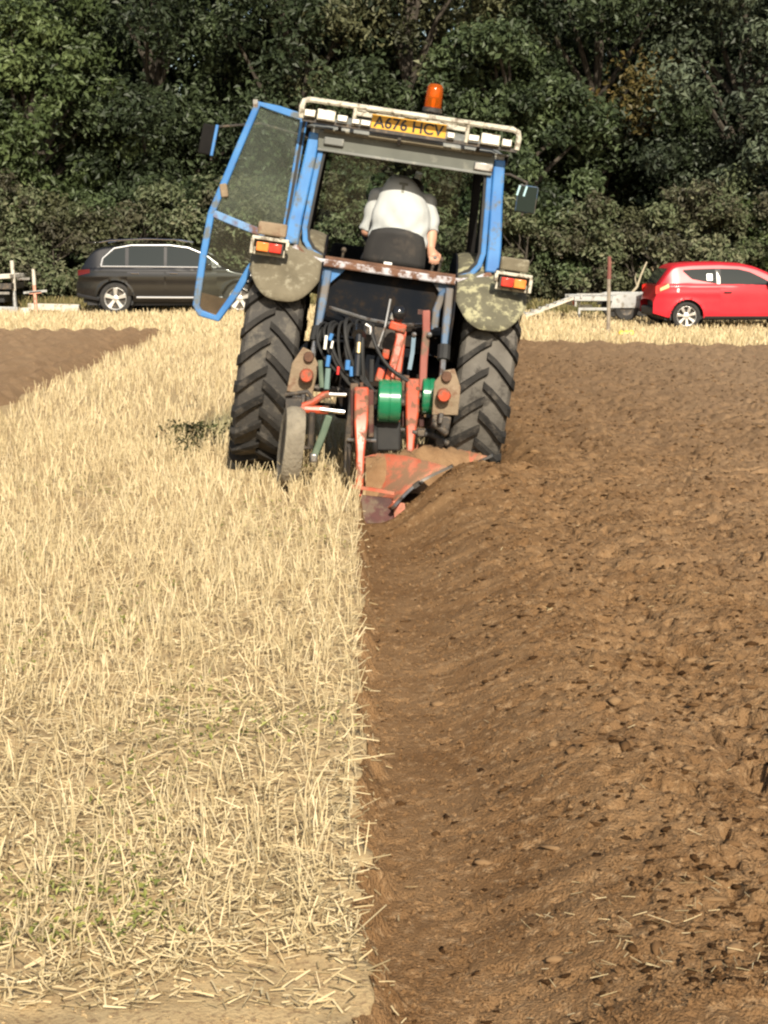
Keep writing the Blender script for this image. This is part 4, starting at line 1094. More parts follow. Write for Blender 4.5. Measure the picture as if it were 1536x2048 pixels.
def legs():
    def leg(x0, y0, z0, x1, y1, z1, ext):
        l = pb(MB().bar([(x0, y0, z0), (x0 - 0.004, y0 - 0.02, (z0 * 2 + z1) / 3), ((x0 + x1) / 2, (y0 + y1) / 2, (z0 + z1 * 2) / 3 + 0.03), (x1, y1, z1)], 0.062, 0.06, up=(0, 1, 0), rr=[1.45, 1.4, 0.85, 0.72]), 'plough_leg', M_plough, bevel=0.012)
        pb(MB().box((x0 - 0.045, y0 + 0.05, z0 - 0.15), (0.05, 0.05, 0.34)).box((x0 + 0.058, y0 + 0.05, z0 - 0.17), (0.035, 0.05, 0.30)), 'leg_bracket', M_ploughdk, l, bevel=0.008)
        for dz in (0.06, 0.20): pb(MB().lathe([(0.015, -0.02), (0.015, 0.02)], (x0 + 0.03, y0 - 0.03, z0 - dz), (0, 1, 0), 6), 'bolt', M_rustplain, l)
        pb(MB().tube([(x0 - 0.09, y0 - 0.01, z0 - 0.33), (x0 + 0.09, y0 - 0.01, z0 - 0.335)], 0.010, 6), 'cross_pin', M_steel, l)
    leg(0.035, 10.60, 0.64, 0.017, 10.36, -0.02, 0)
    leg(0.368, 11.02, 0.66, 0.335, 10.88, 0.02, 0)
    pb(MB().bar([(-0.02, 10.66, 0.58), (0.2, 10.92, 0.54), (0.42, 11.15, 0.52)], 0.09, 0.10, up=(0, 0, 1)), 'main_beam', M_iron, bevel=0.012)
    pb(MB().tube([(-0.46, 11.06, 0.62), (0.58, 11.06, 0.50)], 0.024, 12), 'cross_shaft', M_iron)
    # headstock tower
    t = pb(MB().bar([(0.265, 10.93, 1.04), (0.285, 10.92, 0.93), (0.245, 10.88, 0.78), (0.20, 10.85, 0.62)], 0.055, 0.05, up=(0, 1, 0), rr=[0.8, 1.1, 1.0, 0.9]), 'headstock', M_plough, bevel=0.01)
    pb(MB().bar([(0.305, 10.95, 0.97), (0.29, 10.93, 0.85), (0.265, 10.90, 0.66)], 0.04, 0.05, up=(0, 1, 0)), 'headstock_stay', M_plough, t, bevel=0.008)
    pb(MB().bar([(0.215, 10.90, 1.015), (0.26, 10.90, 1.00), (0.32, 10.90, 0.985)], 0.055, 0.05, up=(0, 1, 0)), 'headstock_cap', M_plough, t, bevel=0.01)
    pb(MB().bar([(0.195, 10.84, 0.86), (0.185, 10.84, 0.80)], 0.045, 0.05), 'lug', M_plough, t, bevel=0.008)
    pb(MB().bar([(0.165, 10.83, 0.74), (0.14, 10.82, 0.655)], 0.05, 0.05), 'lug', M_plough, t, bevel=0.008)
    pb(MB().bar([(0.225, 10.83, 0.76), (0.19, 10.83, 0.64)], 0.035, 0.05), 'lug', M_plough, t, bevel=0.008)
    pb(MB().ball((0.275, 10.90, 1.085), (0.045, 0.045, 0.055), 14), 'ball_joint', mat('glossy_black', (0.012, 0.012, 0.013), 0.12, coat=0.5), t)
    pb(MB().box((0.235, 10.92, 1.065), (0.035, 0.05, 0.05), rot=(0, R(20), 0)), 'joint_yoke', M_steel, t, bevel=0.008)
    pb(MB().bar([(0.455, 11.05, 1.10), (0.455, 11.05, 0.95), (0.44, 11.04, 0.78), (0.43, 11.02, 0.58)], 0.05, 0.05, up=(0, 1, 0)), 'rear_stay', mat('faded_plough_red', (0.22, 0.06, 0.045), 0.7, c2=(0.30, 0.10, 0.075), scale=7, dirt=(0.14, 0.09, 0.06), dscale=9, damt=0.4), bevel=0.008)
    pb(MB().bar([(0.40, 11.05, 1.09), (0.455, 11.05, 1.085)], 0.03, 0.04, up=(0, 1, 0)), 'stay_handle', M_ploughdk)
    for x in (0.375, 0.475): pb(MB().ball((x, 11.0, 0.945), 0.018, 8), 'stay_pin', M_steel)
    pb(MB().bar([(0.375, 11.02, 0.95), (0.365, 11.01, 0.83), (0.345, 11.0, 0.72)], 0.026, 0.03), 'blue_stay', mat('pale_blue_stay', (0.11, 0.18, 0.24), 0.6, c2=(0.18, 0.25, 0.30), scale=8))
    # green drums
    def drum(c, w, r):
        d = pb(MB().lathe([(r * 0.3, -w / 2), (r * 0.94, -w / 2), (r, -w / 2 + 0.008), (r, -0.006), (r * 0.965, -0.003), (r * 0.965, 0.003), (r, 0.006), (r, w / 2 - 0.008), (r * 0.94, w / 2), (r * 0.3, w / 2)], c, (1, 0, -0.05), 36), 'green_drum', M_green, smooth=30)
        pb(MB().lathe([(0.03, -w / 2 - 0.02), (0.03, w / 2 + 0.02)], c, (1, 0, -0.05), 10), 'drum_axle', M_iron, d)
    drum((0.212, 10.80, 0.535), 0.145, 0.138)
    drum((0.470, 11.02, 0.545), 0.085, 0.118)
    # dark gear box and discs under the drums
    pb(MB().box((0.20, 10.92, 0.32), (0.17, 0.20, 0.22)).lathe([(0.10, -0.02), (0.10, 0.02)], (0.12, 10.85, 0.28), (1, 0, 0), 20), 'gear_case', M_black, bevel=0.015)
    pb(MB().tube([(0.36, 10.95, 0.32), (0.48, 10.96, 0.30), (0.60, 10.96, 0.24)], 0.022, 8).box((0.42, 10.94, 0.315), (0.05, 0.05, 0.045)).box((0.54, 10.96, 0.25), (0.05, 0.05, 0.07)), 'coulter_arm', M_iron, bevel=0.006)
    pb(MB().lathe([(0.02, -0.012), (0.17, -0.003), (0.175, 0), (0.17, 0.003), (0.02, 0.012)], (0.0 - 0.06, 10.66, 0.10), (1, 0.1, 0), 28), 'disc_coulter', M_iron)
    pb(MB().tube([(-0.06, 10.62, 0.10), (-0.05, 10.64, 0.34), (-0.02, 10.66, 0.60)], 0.022, 8), 'coulter_stem', M_iron)
legs()

def depth_wheel():
    c = Vector((-0.405, 10.50, 0.285)); ax = Vector((1, 0.12, -0.13)).normalized()
    w = pb(MB().lathe([(0.02, -0.05), (0.10, -0.045), (0.16, -0.05), (0.16, 0.05), (0.10, 0.045), (0.02, 0.05)], c, ax, 24), 'depth_wheel', M_iron)
    pb(MB().lathe([(0.15, -0.045), (0.19, -0.062), (0.235, -0.058), (0.252, -0.03), (0.255, 0), (0.252, 0.03), (0.235, 0.058), (0.19, 0.062), (0.15, 0.045)], c, ax, 32), 'tyre', M_wheelgrey, w)
    pb(MB().tube([c + ax * 0.05, c + ax * 0.12, (-0.27, 10.47, 0.50)], 0.022, 8).box((-0.385, 10.5, 0.53), (0.10, 0.08, 0.10)).tube([(-0.44, 10.5, 0.60), (-0.30, 10.5, 0.62), (-0.26, 10.5, 0.57)], 0.014, 6), 'wheel_stub', M_iron, w, bevel=0.01)
    pb(MB().tube([(-0.345, 10.48, 0.525), (-0.27, 10.48, 0.555), (-0.20, 10.48, 0.60), (-0.165, 10.48, 0.605)], 0.022, 8).tube([(-0.34, 10.48, 0.515), (-0.17, 10.48, 0.505)], 0.026, 8), 'wheel_arm', M_plough)
    pb(MB().tube([(-0.165, 10.47, 0.605), (-0.06, 10.47, 0.602)], 0.014, 8), 'adjuster_rod', M_chrome)
    pb(MB().tube([(-0.22, 10.455, 0.515), (-0.07, 10.455, 0.497)], 0.014, 8), 'adjuster_rod', M_chrome)
    pb(MB().bar([(-0.165, 10.47, 0.475), (-0.205, 10.48, 0.36), (-0.26, 10.49, 0.22)], 0.045, 0.035), 'green_strut', M_greendull, bevel=0.008)
    pb(MB().box((-0.265, 10.49, 0.21), (0.05, 0.05, 0.06)), 'strut_foot', M_steel, bevel=0.012)
depth_wheel()

def hoses():
    rnd = random.Random(8)
    runs = [(-0.20, -0.02), (-0.17, 0.03), (-0.13, 0.00), (-0.10, 0.06), (-0.06, -0.05), (-0.02, 0.08), (0.02, 0.02), (0.07, 0.12), (0.10, 0.05), (0.15, 0.31), (0.18, 0.33)]
    for i, (xa, xb) in enumerate(runs):
        top = 1.05 + rnd.uniform(-.03, .06) - 0.1 * max(0, xa)
        y = 10.80 + rnd.uniform(-.06, .05)
        pts = []
        p0, p1, p2, p3 = Vector((xa * 0.6 + 0.0, 11.22, 0.93)), Vector((xa - 0.06, y - 0.1, top + 0.16)), Vector((xa - 0.16 + 0.1 * rnd.random(), y - 0.04, 0.80)), Vector((xb, 10.74, 0.62 + rnd.uniform(-.03, .08)))
        for k in range(15):
            t = k / 14
            pts.append(p0 * (1 - t) ** 3 + p1 * 3 * t * (1 - t) ** 2 + p2 * 3 * t * t * (1 - t) + p3 * t ** 3)
        pb(MB().tube(pts, rnd.choice((0.009, 0.011, 0.013)), 7), 'hydraulic_hose', M_black)
    blue = mat('blue_fitting', (0.05, 0.18, 0.42), 0.4); palegreen = mat('pale_green_hose', (0.14, 0.21, 0.19), 0.5)
    specs = [(-0.15, 0.965, -0.165, 0.925, 0.013, blue), (-0.185, 0.955, -0.195, 0.87, 0.010, M_lampwhite), (-0.145, 0.92, -0.155, 0.875, 0.007, M_lampwhite), (-0.17, 0.83, -0.18, 0.76, 0.014, blue), (-0.05, 0.80, -0.055, 0.74, 0.016, blue), (-0.175, 0.75, -0.185, 0.62, 0.018, palegreen), (-0.225, 0.80, -0.215, 0.63, 0.016, M_greendull), (-0.03, 0.76, -0.03, 0.70, 0.012, blue), (0.035, 0.66, 0.035, 0.58, 0.012, M_rustplain), (-0.11, 0.76, -0.115, 0.71, 0.009, M_redlamp)]
    for (xa, za, xb, zb, r_, m) in specs:
        pb(MB().tube([(xa, 10.70, za), (xb, 10.69, zb)], r_, 8), 'hose_coupling', m)
    # double-acting ram with bright end
    r1 = pb(MB().tube([(0.025, 10.80, 0.99), (0.02, 10.74, 0.955)], 0.045, 14).tube([(0.02, 10.76, 0.97), (0.005, 10.70, 0.70)], 0.024, 10), 'hydraulic_ram', mat('ram_black', (0.012, 0.012, 0.013), 0.15, coat=0.5))
    pb(MB().tube([(0.018, 10.715, 0.91), (0.014, 10.70, 0.845)], 0.017, 10), 'ram_rod', mat('brass_rod', (0.72, 0.55, 0.30), 0.25, 0.9), r1)
    pb(MB().tube([(0.06, 10.80, 1.02), (0.09, 10.80, 1.00), (0.09, 10.79, 0.955)], 0.014, 8), 'ram_elbow', M_steel, r1)
    pb(MB().tube([(0.10, 10.78, 0.80), (0.095, 10.76, 0.66)], 0.016, 8), 'hydraulic_hose', M_black)
hoses()

def earth_mound():
    rng = np.random.default_rng(4)
    n1, n2 = 26, 12
    u, v = np.meshgrid(np.linspace(0, 1, n1), np.linspace(0, 1, n2))
    X = 0.06 + 0.78 * u; Y = 10.70 + 0.30 * u + 0.42 * (v - 0.35)
    Z = -0.05 + 0.27 * np.sin(np.pi * v) ** 0.8 * (0.75 + 0.25 * np.sin(np.pi * u)) + 0.035 * perlin(u * 9, v * 5, 91) + 0.02 * perlin(u * 20, v * 12, 92)
    me = np_mesh('mound', np.stack([X - PO[0], Y - PO[1], Z], -1).reshape(-1, 3), grid_faces(n2, n1), smooth=True)
    link('stuck_earth', me, M_earth, PL)
earth_mound()

# ---------------------------------------------------------------- the driver
M_skin = mat('skin', (0.50, 0.26, 0.17), 0.55, c2=(0.56, 0.31, 0.21), scale=10)
M_shirt = mat('white_shirt', (0.41, 0.425, 0.415), 0.85, c2=(0.47, 0.485, 0.475), scale=4, bump=0.15, bscale=18)
M_trous = mat('dark_trousers', (0.030, 0.028, 0.030), 0.9, c2=(0.045, 0.042, 0.042), scale=5)
M_hair = mat('dark_hair', (0.025, 0.017, 0.012), 0.6, c2=(0.04, 0.028, 0.02), scale=30)
M_mark = mat('grey_print', (0.20, 0.20, 0.17), 0.8)

def driver():
    seat = Vector((0.02, 0.20, 1.47))
    loc = TR.location + Euler((0, R(8.2), 0)).to_matrix() @ (seat + Vector((0, -0.37, 0)))
    DR = empty('person', tuple(loc), 'driver in a white shirt hunched over the wheel, seen from behind', 'person', rot=(0, R(8.2), 0))
    def fuse(mb, name, m, voxel, smooth, parent):
        me = bpy.data.meshes.new(name); me.from_pydata([tuple(Vector(p) - seat) for p in mb.v], [], mb.f); me.update()
        tmp = bpy.data.objects.new('tmp', me); COL.objects.link(tmp)
        r_ = tmp.modifiers.new('r', 'REMESH'); r_.mode = 'VOXEL'; r_.voxel_size = voxel
        s_ = tmp.modifiers.new('s', 'SMOOTH'); s_.factor = 0.5; s_.iterations = smooth
        dg = bpy.context.evaluated_depsgraph_get()
        out = bpy.data.meshes.new_from_object(tmp.evaluated_get(dg))
        bpy.data.objects.remove(tmp)
        out.shade_smooth()
        return link(name, out, m, parent)
    def loft(mb, secs, n=18):
        """closed body from ellipses (centre, half width, half depth)"""
        b = len(mb.v)
        for (c, w, d) in secs:
            for k in range(n):
                a = 2 * math.pi * k / n
                mb.v.append((c[0] + w * math.cos(a), c[1] + d * math.sin(a) , c[2] + 0.25 * d * math.sin(a)))
        for i in range(len(secs) - 1):
            for k in range(n):
                k2 = (k + 1) % n
                mb.f.append((b + i * n + k, b + i * n + k2, b + (i + 1) * n + k2, b + (i + 1) * n + k))
        mb.f.append(tuple(b + k for k in range(n))[::-1]); mb.f.append(tuple(b + (len(secs) - 1) * n + k for k in range(n)))
    shoulderR, elbowR, wristR = Vector((0.19, 0.30, 1.93)), Vector((0.245, 0.20, 1.74)), Vector((0.255, 0.16, 1.64))
    shoulderL, elbowL, wristL = Vector((-0.15, 0.32, 1.93)), Vector((-0.185, 0.34, 1.70)), Vector((-0.17, 0.50, 1.69))
    b = MB()
    loft(b, [((0.02, 0.20, 1.50), .14, .10), ((0.02, 0.17, 1.62), .14, .09), ((0.02, 0.20, 1.80), .15, .09), ((0.03, 0.27, 1.96), .12, .07)])
    b.tube([(0.03, 0.30, 1.98), (0.05, 0.40, 1.99), (0.075, 0.48, 1.985)], [0.055, 0.052, 0.052], 12)
    hc = Vector((0.085, 0.56, 1.985)); hr = (R(-55), R(8), 0)
    HM = Matrix.Translation(hc) @ Euler(hr).to_matrix().to_4x4()
    b.ball(hc, (0.074, 0.094, 0.112), 18, rot=hr)
    b.ball(HM @ Vector((0, 0.045, -0.06)), (0.055, 0.055, 0.055), 14)
    b.ball(HM @ Vector((0, 0.10, -0.015)), (0.014, 0.020, 0.026), 8)
    b.ball(HM @ Vector((0, 0.092, -0.062)), (0.024, 0.012, 0.007), 8)
    for s in (-1, 1): b.ball(HM @ Vector((s * 0.076, -0.005, -0.01)), (0.010, 0.022, 0.032), 8)
    for (sh, el, wr) in ((shoulderR, elbowR, wristR), (shoulderL, elbowL, wristL)):
        b.tube([sh, sh.lerp(el, .5), el], [0.05, 0.046, 0.040], 12); b.ball(el, 0.041, 10)
        b.tube([el, el.lerp(wr, .4), wr], [0.042, 0.040, 0.028], 12)
    # right hand closed over a lever, left hand on the wheel rim
    def hand(w, d, up, side):
        d = d.normalized(); up = up.normalized(); lat = d.cross(up) * side
        palm = w + d * 0.045
        b.tube([w, w + d * 0.03, w + d * 0.075, w + d * 0.09], [0.024, 0.034, 0.038, 0.030], 10)
        for k, (o, L_) in enumerate(((-0.030, 0.062), (-0.010, 0.070), (0.011, 0.066), (0.030, 0.052))):
            p = w + d * 0.078 + lat * o
            b.tube([p, p + d * L_ * 0.45 + up * 0.004, p + d * L_ * 0.55 - up * L_ * 0.35, p + d * L_ * 0.25 - up * L_ * 0.55], [0.0095, 0.009, 0.0085, 0.007], 7)
        p = w + d * 0.03 - lat * 0.030
        b.tube([p, p + d * 0.03 - lat * 0.022, p + d * 0.055 - lat * 0.018 - up * 0.02], [0.012, 0.011, 0.008], 7)
    hand(wristR, Vector((0.25, -0.55, -0.55)), Vector((0.1, -0.6, 0.8)), 1)
    hand(wristL, Vector((0.10, 0.85, 0.15)), Vector((0, -0.2, 1)), -1)
    for s in (-1, 1):
        b.tube([(0.02 + s * 0.09, 0.22, 1.50), (0.02 + s * 0.15, 0.60, 1.50), (0.02 + s * 0.15, 0.66, 1.46)], [0.075, 0.055, 0.05], 12)
        b.tube([(0.02 + s * 0.15, 0.64, 1.48), (0.02 + s * 0.14, 0.70, 1.25), (0.02 + s * 0.13, 0.72, 1.05)], [0.05, 0.048, 0.035], 12)
    fuse(b, 'body', M_skin, 0.007, 3, DR)
    sh = MB()
    loft(sh, [((0.03, 0.17, 1.56), .185, .125), ((0.03, 0.145, 1.66), .195, .125), ((0.03, 0.15, 1.78), .200, .125), ((0.03, 0.175, 1.90), .180, .120), ((0.015, 0.22, 1.99), .140, .110), ((0.0, 0.25, 2.055), .098, .095), ((-0.005, 0.27, 2.088), .055, .06)])
    sh.tube([Vector((0.10, 0.26, 1.94)), shoulderR, shoulderR.lerp(elbowR, .5), elbowR + Vector((0, 0, -0.005))], [0.075, 0.075, 0.066, 0.060], 14)
    sh.ball(shoulderR, 0.075, 12)
    sh.tube([Vector((-0.07, 0.28, 1.95)), shoulderL, shoulderL.lerp(elbowL, .5), elbowL], [0.07, 0.062, 0.056, 0.052], 14)
    sh.ball(shoulderL, 0.062, 12)
    sh.tube([(0.035, 0.33, 1.985), (0.05, 0.385, 1.99)], [0.068, 0.062], 14)
    so = fuse(sh, 'shirt', M_shirt, 0.012, 4, DR)
    # creases: a gentle real displacement of the cloth
    for v in so.data.vertices:
        f = (0.008 * math.sin(v.co.z * 38 + v.co.x * 22 + 2.4 * math.sin(v.co.x * 11)) + 0.006 * math.sin(v.co.x * 47 - v.co.z * 19 + 3 * math.sin(v.co.z * 13))) * max(0, 1 - abs(v.co.z - 0.20) / 0.42)
        v.co += v.normal * f
    so.data.update()
    from mathutils.bvhtree import BVHTree
    bv = BVHTree.FromPolygons([v.co for v in so.data.vertices], [tuple(p.vertices) for p in so.data.polygons])
    mk = MB()
    def patch(x0, x1, z0, z1):
        P = []
        for j in range(5):
            row = []
            for i in range(5):
                x = x0 + (x1 - x0) * i / 4 - seat.x; z = z0 + (z1 - z0) * j / 4 - seat.z
                h = bv.ray_cast(Vector((x, -1.5, z)), Vector((0, 1, 0)))
                row.append((h[0] + h[1] * 0.003) if h[0] else Vector((x, 0.1, z)))
            P.append(row)
        mk.sheet(P)
    patch(-0.015, 0.045, 2.025, 2.043); patch(0.005, 0.024, 1.975, 2.024)
    mk.build('shirt_print', M_mark, DR)
    tr = MB()
    loft(tr, [((0.02, 0.20, 1.465), .17, .15), ((0.02, 0.18, 1.54), .18, .13), ((0.02, 0.17, 1.60), .175, .12)])
    for s in (-1, 1):
        tr.tube([(0.02 + s * 0.09, 0.22, 1.51), (0.02 + s * 0.15, 0.60, 1.51), (0.02 + s * 0.152, 0.675, 1.47)], [0.092, 0.074, 0.066], 14)
        tr.tube([(0.02 + s * 0.15, 0.64, 1.49), (0.02 + s * 0.14, 0.71, 1.25), (0.02 + s * 0.13, 0.73, 1.07)], [0.068, 0.062, 0.055], 12)
    fuse(tr, 'trousers', M_trous, 0.012, 3, DR)
    for s in (-1, 1):
        bt = MB(); bt.tube([(0.02 + s * 0.13, 0.71, 1.13), (0.02 + s * 0.13, 0.72, 1.04)], 0.05, 10); bt.ball((0.02 + s * 0.13, 0.79, 1.035), (0.05, 0.13, 0.035), 12)
        fuse(bt, 'boot', M_black, 0.01, 2, DR)
    hd = MB(); hd.ball(HM @ Vector((0, -0.014, 0.016)), (0.083, 0.094, 0.110), 18, rot=hr)
    fuse(hd, 'hair', M_hair, 0.008, 2, DR)
driver()

# ---------------------------------------------------------------- parked cars
M_carglass = mat('tinted_car_glass', (0.018, 0.024, 0.024), 0.05, spec=0.35)
M_rimsilver = mat('alloy_silver', (0.72, 0.71, 0.68), 0.28, 0.75, c2=(0.80, 0.79, 0.76), scale=9)
M_cartyre = mat('car_tyre', (0.016, 0.016, 0.016), 0.85, c2=(0.035, 0.032, 0.028), scale=8)
M_satin = mat('satin_chrome', (0.80, 0.80, 0.80), 0.42, 0.55)
M_plastic = mat('black_plastic', (0.016, 0.016, 0.017), 0.6)

class Car:
    def __init__(s, name, label, loc, L, W, H, hi, lo, belt, wheels, wr, paint, rot=0.0):
        s.L, s.W, s.H, s.belt, s.wheels, s.wr, s.paint = L, W, H, belt, wheels, wr, paint
        s.hi = np.array(hi); s.lo = np.array(lo)
        s.root = empty(name, loc, label, 'car', rot=(0, 0, rot))
        s.body()
    def zhi(s, x):
        k = np.linspace(-0.07, 0.07, 7)
        return np.mean([np.interp(np.clip(x + d, 0, s.L), s.hi[:, 0], s.hi[:, 1]) for d in k], axis=0)
    def zlo(s, x): return np.interp(x, s.lo[:, 0], s.lo[:, 1])
    def hw(s, x, z):
        pr = np.clip((0.55 - x) / 0.55, 0, 1); pf = np.clip((x - (s.L - 0.8)) / 0.8, 0, 1)
        plan = (1 - 0.16 * pr ** 2.2) * (1 - 0.24 * pf ** 2.4)
        g = 1 - 0.06 * np.clip((0.42 - z) / 0.22, 0, 1.2) ** 2 - 0.015 * np.clip((z - 0.6) / 0.4, 0, 1)
        g = g + 0.012 * np.exp(-((z - s.belt + 0.16) / 0.06) ** 2)
        t = np.clip((z - s.belt) / (s.H - s.belt), 0, 1)
        return s.W / 2 * plan * (g - 0.03 * sst(0, 0.05, t) - 0.19 * t ** 1.15)
    def body(s):
        L = s.L
        xs = np.unique(np.concatenate([np.linspace(0, 0.5, 34), np.linspace(0.5, L - 0.5, 120), np.linspace(L - 0.5, L, 30)]))
        ns, nc = 34, 9
        rows = []
        for x in xs:
            zl, zh = float(s.zlo(x)), float(s.zhi(x))
            cap = min(0.085, (zh - zl) * 0.3)
            zs = zh - cap
            col = []
            for k in range(ns):
                z = zl + (zs - zl) * k / (ns - 1)
                col.append((x, float(s.hw(x, z)), z))
            h0 = float(s.hw(x, zs))
            for k in range(1, nc + 1):
                a = math.pi / 2 * k / nc
                col.append((x, h0 * max(0.0, math.cos(a)) ** 0.62, zs + cap * math.sin(a) ** 0.9))
            rows.append(col)
        P = np.array(rows)                                     # (nx, nk, 3) for +y
        ra = s.wr + 0.055
        for xw in s.wheels:                                     # pull the arch rim onto a circle
            side = P[:, :ns]
            dx, dz = side[..., 0] - xw, side[..., 2] - s.wr
            d = np.hypot(dx, dz); near = np.abs(d - ra) < 0.022
            f = np.where(near, ra / np.maximum(d, 1e-6), 1.0)
            side[..., 0] = xw + dx * f; side[..., 2] = s.wr + dz * f
            side[..., 1] += np.where((d < ra + 0.06) & (d > ra - 0.02), 0.012 * (1 - np.abs(d - ra) / 0.06).clip(0, 1), 0)
        nx, nk = P.shape[:2]
        V = np.concatenate([P.reshape(-1, 3), (P * np.array([1, -1, 1])).reshape(-1, 3)])
        Fc = []
        for sgn, o in ((1, 0), (-1, nx * nk)):
            for i in range(nx - 1):
                for k in range(nk - 1):
                    c = (P[i, k] + P[i + 1, k + 1]) / 2
                    if k < ns - 1 and any(math.hypot(c[0] - xw, c[2] - s.wr) < ra - 0.004 for xw in s.wheels): continue
                    q = o + i * nk + k
                    f = (q, q + 1, q + nk + 1, q + nk)
                    Fc.append(f if sgn < 0 else f[::-1])
        V[:, 0] -= L / 2
        me = np_mesh('body', V, np.array(Fc), smooth=True)
        o = link('body', me, s.paint, s.root)
        md = o.modifiers.new('weld', 'WELD'); md.merge_threshold = 0.0005
        s.bodyo = o
        MB().box((0, 0, 0.44), (L - 0.3, s.W * 0.80, 0.34)).box((0.0, 0, 0.26), (L - 0.5, s.W * 0.86, 0.09)).build('underbody', M_plastic, s.root)
        for xw in s.wheels:
            for sg in (-1, 1): s.wheel(xw - L / 2, sg)
    def wheel(s, x, sg):
        r = s.wr; y = sg * (s.W / 2 - 0.115); c = (x, y, r); ax = (0, sg, 0)
        w = MB().lathe([(r * 0.60, -0.09), (r * 0.70, -0.09), (r * 0.71, 0.075), (r * 0.66, 0.088), (r * 0.62, 0.06), (r * 0.60, 0.02)], c, ax, 30, cap=False)
        w.lathe([(0.001, 0.01), (r * 0.62, 0.01)], c, ax, 30, cap=False)
        rim = w.build('wheel', M_iron, s.root)
        sp = MB()
        for k in range(5 if r > 0.33 else 7):
            n = 5 if r > 0.33 else 7
            a = 2 * math.pi * k / n + 0.3
            d = Vector((math.cos(a), 0, math.sin(a)))
            sp.bar([Vector(c) + Vector(ax) * 0.062, Vector(c) + d * r * 0.35 + Vector(ax) * 0.066, Vector(c) + d * r * 0.67 + Vector(ax) * 0.070], 0.085 if n == 5 else 0.055, 0.03, up=(0, 1, 0), rr=[0.9, 0.9, 1.25])
        sp.lathe([(0.07, 0.03), (0.07, 0.075), (0.04, 0.085)], c, ax, 16)
        sp.lathe([(r * 0.62, 0.055), (r * 0.64, 0.082), (r * 0.70, 0.086), (r * 0.71, 0.07)], c, ax, 36, cap=False)
        sp.build('rim', M_rimsilver, rim, bevel=0.004)
        t = MB().lathe([(r * 0.70, -0.10), (r * 0.86, -0.112), (r * 0.97, -0.095), (r, -0.06), (r, 0.06), (r * 0.97, 0.095), (r * 0.86, 0.108), (r * 0.70, 0.09)], c, ax, 40, cap=False)
        t.build('tyre', M_cartyre, rim)
        # dark inside of the arch
        MB().lathe([(r + 0.06, -0.30), (r + 0.06, 0.08)], c, ax, 30, cap=False).lathe([(0.01, -0.18), (r + 0.06, -0.18)], c, ax, 30, cap=False).build('arch_liner', M_plastic, s.bodyo)
    def pane(s, name, m, x0, x1, lo, hi, off=0.006, parent=None, sides=(-1,), n=14, k=6, lab=None):
        """a piece following the bodywork between the curves lo(x) and hi(x)"""
        for sg in sides:
            P = []
            for j in range(k + 1):
                row = []
                for i in range(n + 1):
                    x = x0 + (x1 - x0) * i / n
                    a, b = (np.interp(x, *zip(*lo)), np.interp(x, *zip(*hi)))
                    z = a + (b - a) * j / k
                    row.append((x - s.L / 2, sg * (float(s.hw(x, z)) + off), z))
                P.append(row if sg < 0 else row[::-1])
            o = MB().sheet(P).build(name, m, parent or s.root, smooth=60)
            if lab: o['label'] = lab
        return o
    def line(s, name, m, pts, r_, off=0.008, sides=(-1,), parent=None):
        for sg in sides:
            o = MB().tube([(x - s.L / 2, sg * (float(s.hw(x, z)) + off), z) for x, z in pts], r_, 6).build(name, m, parent or s.root)
        return o

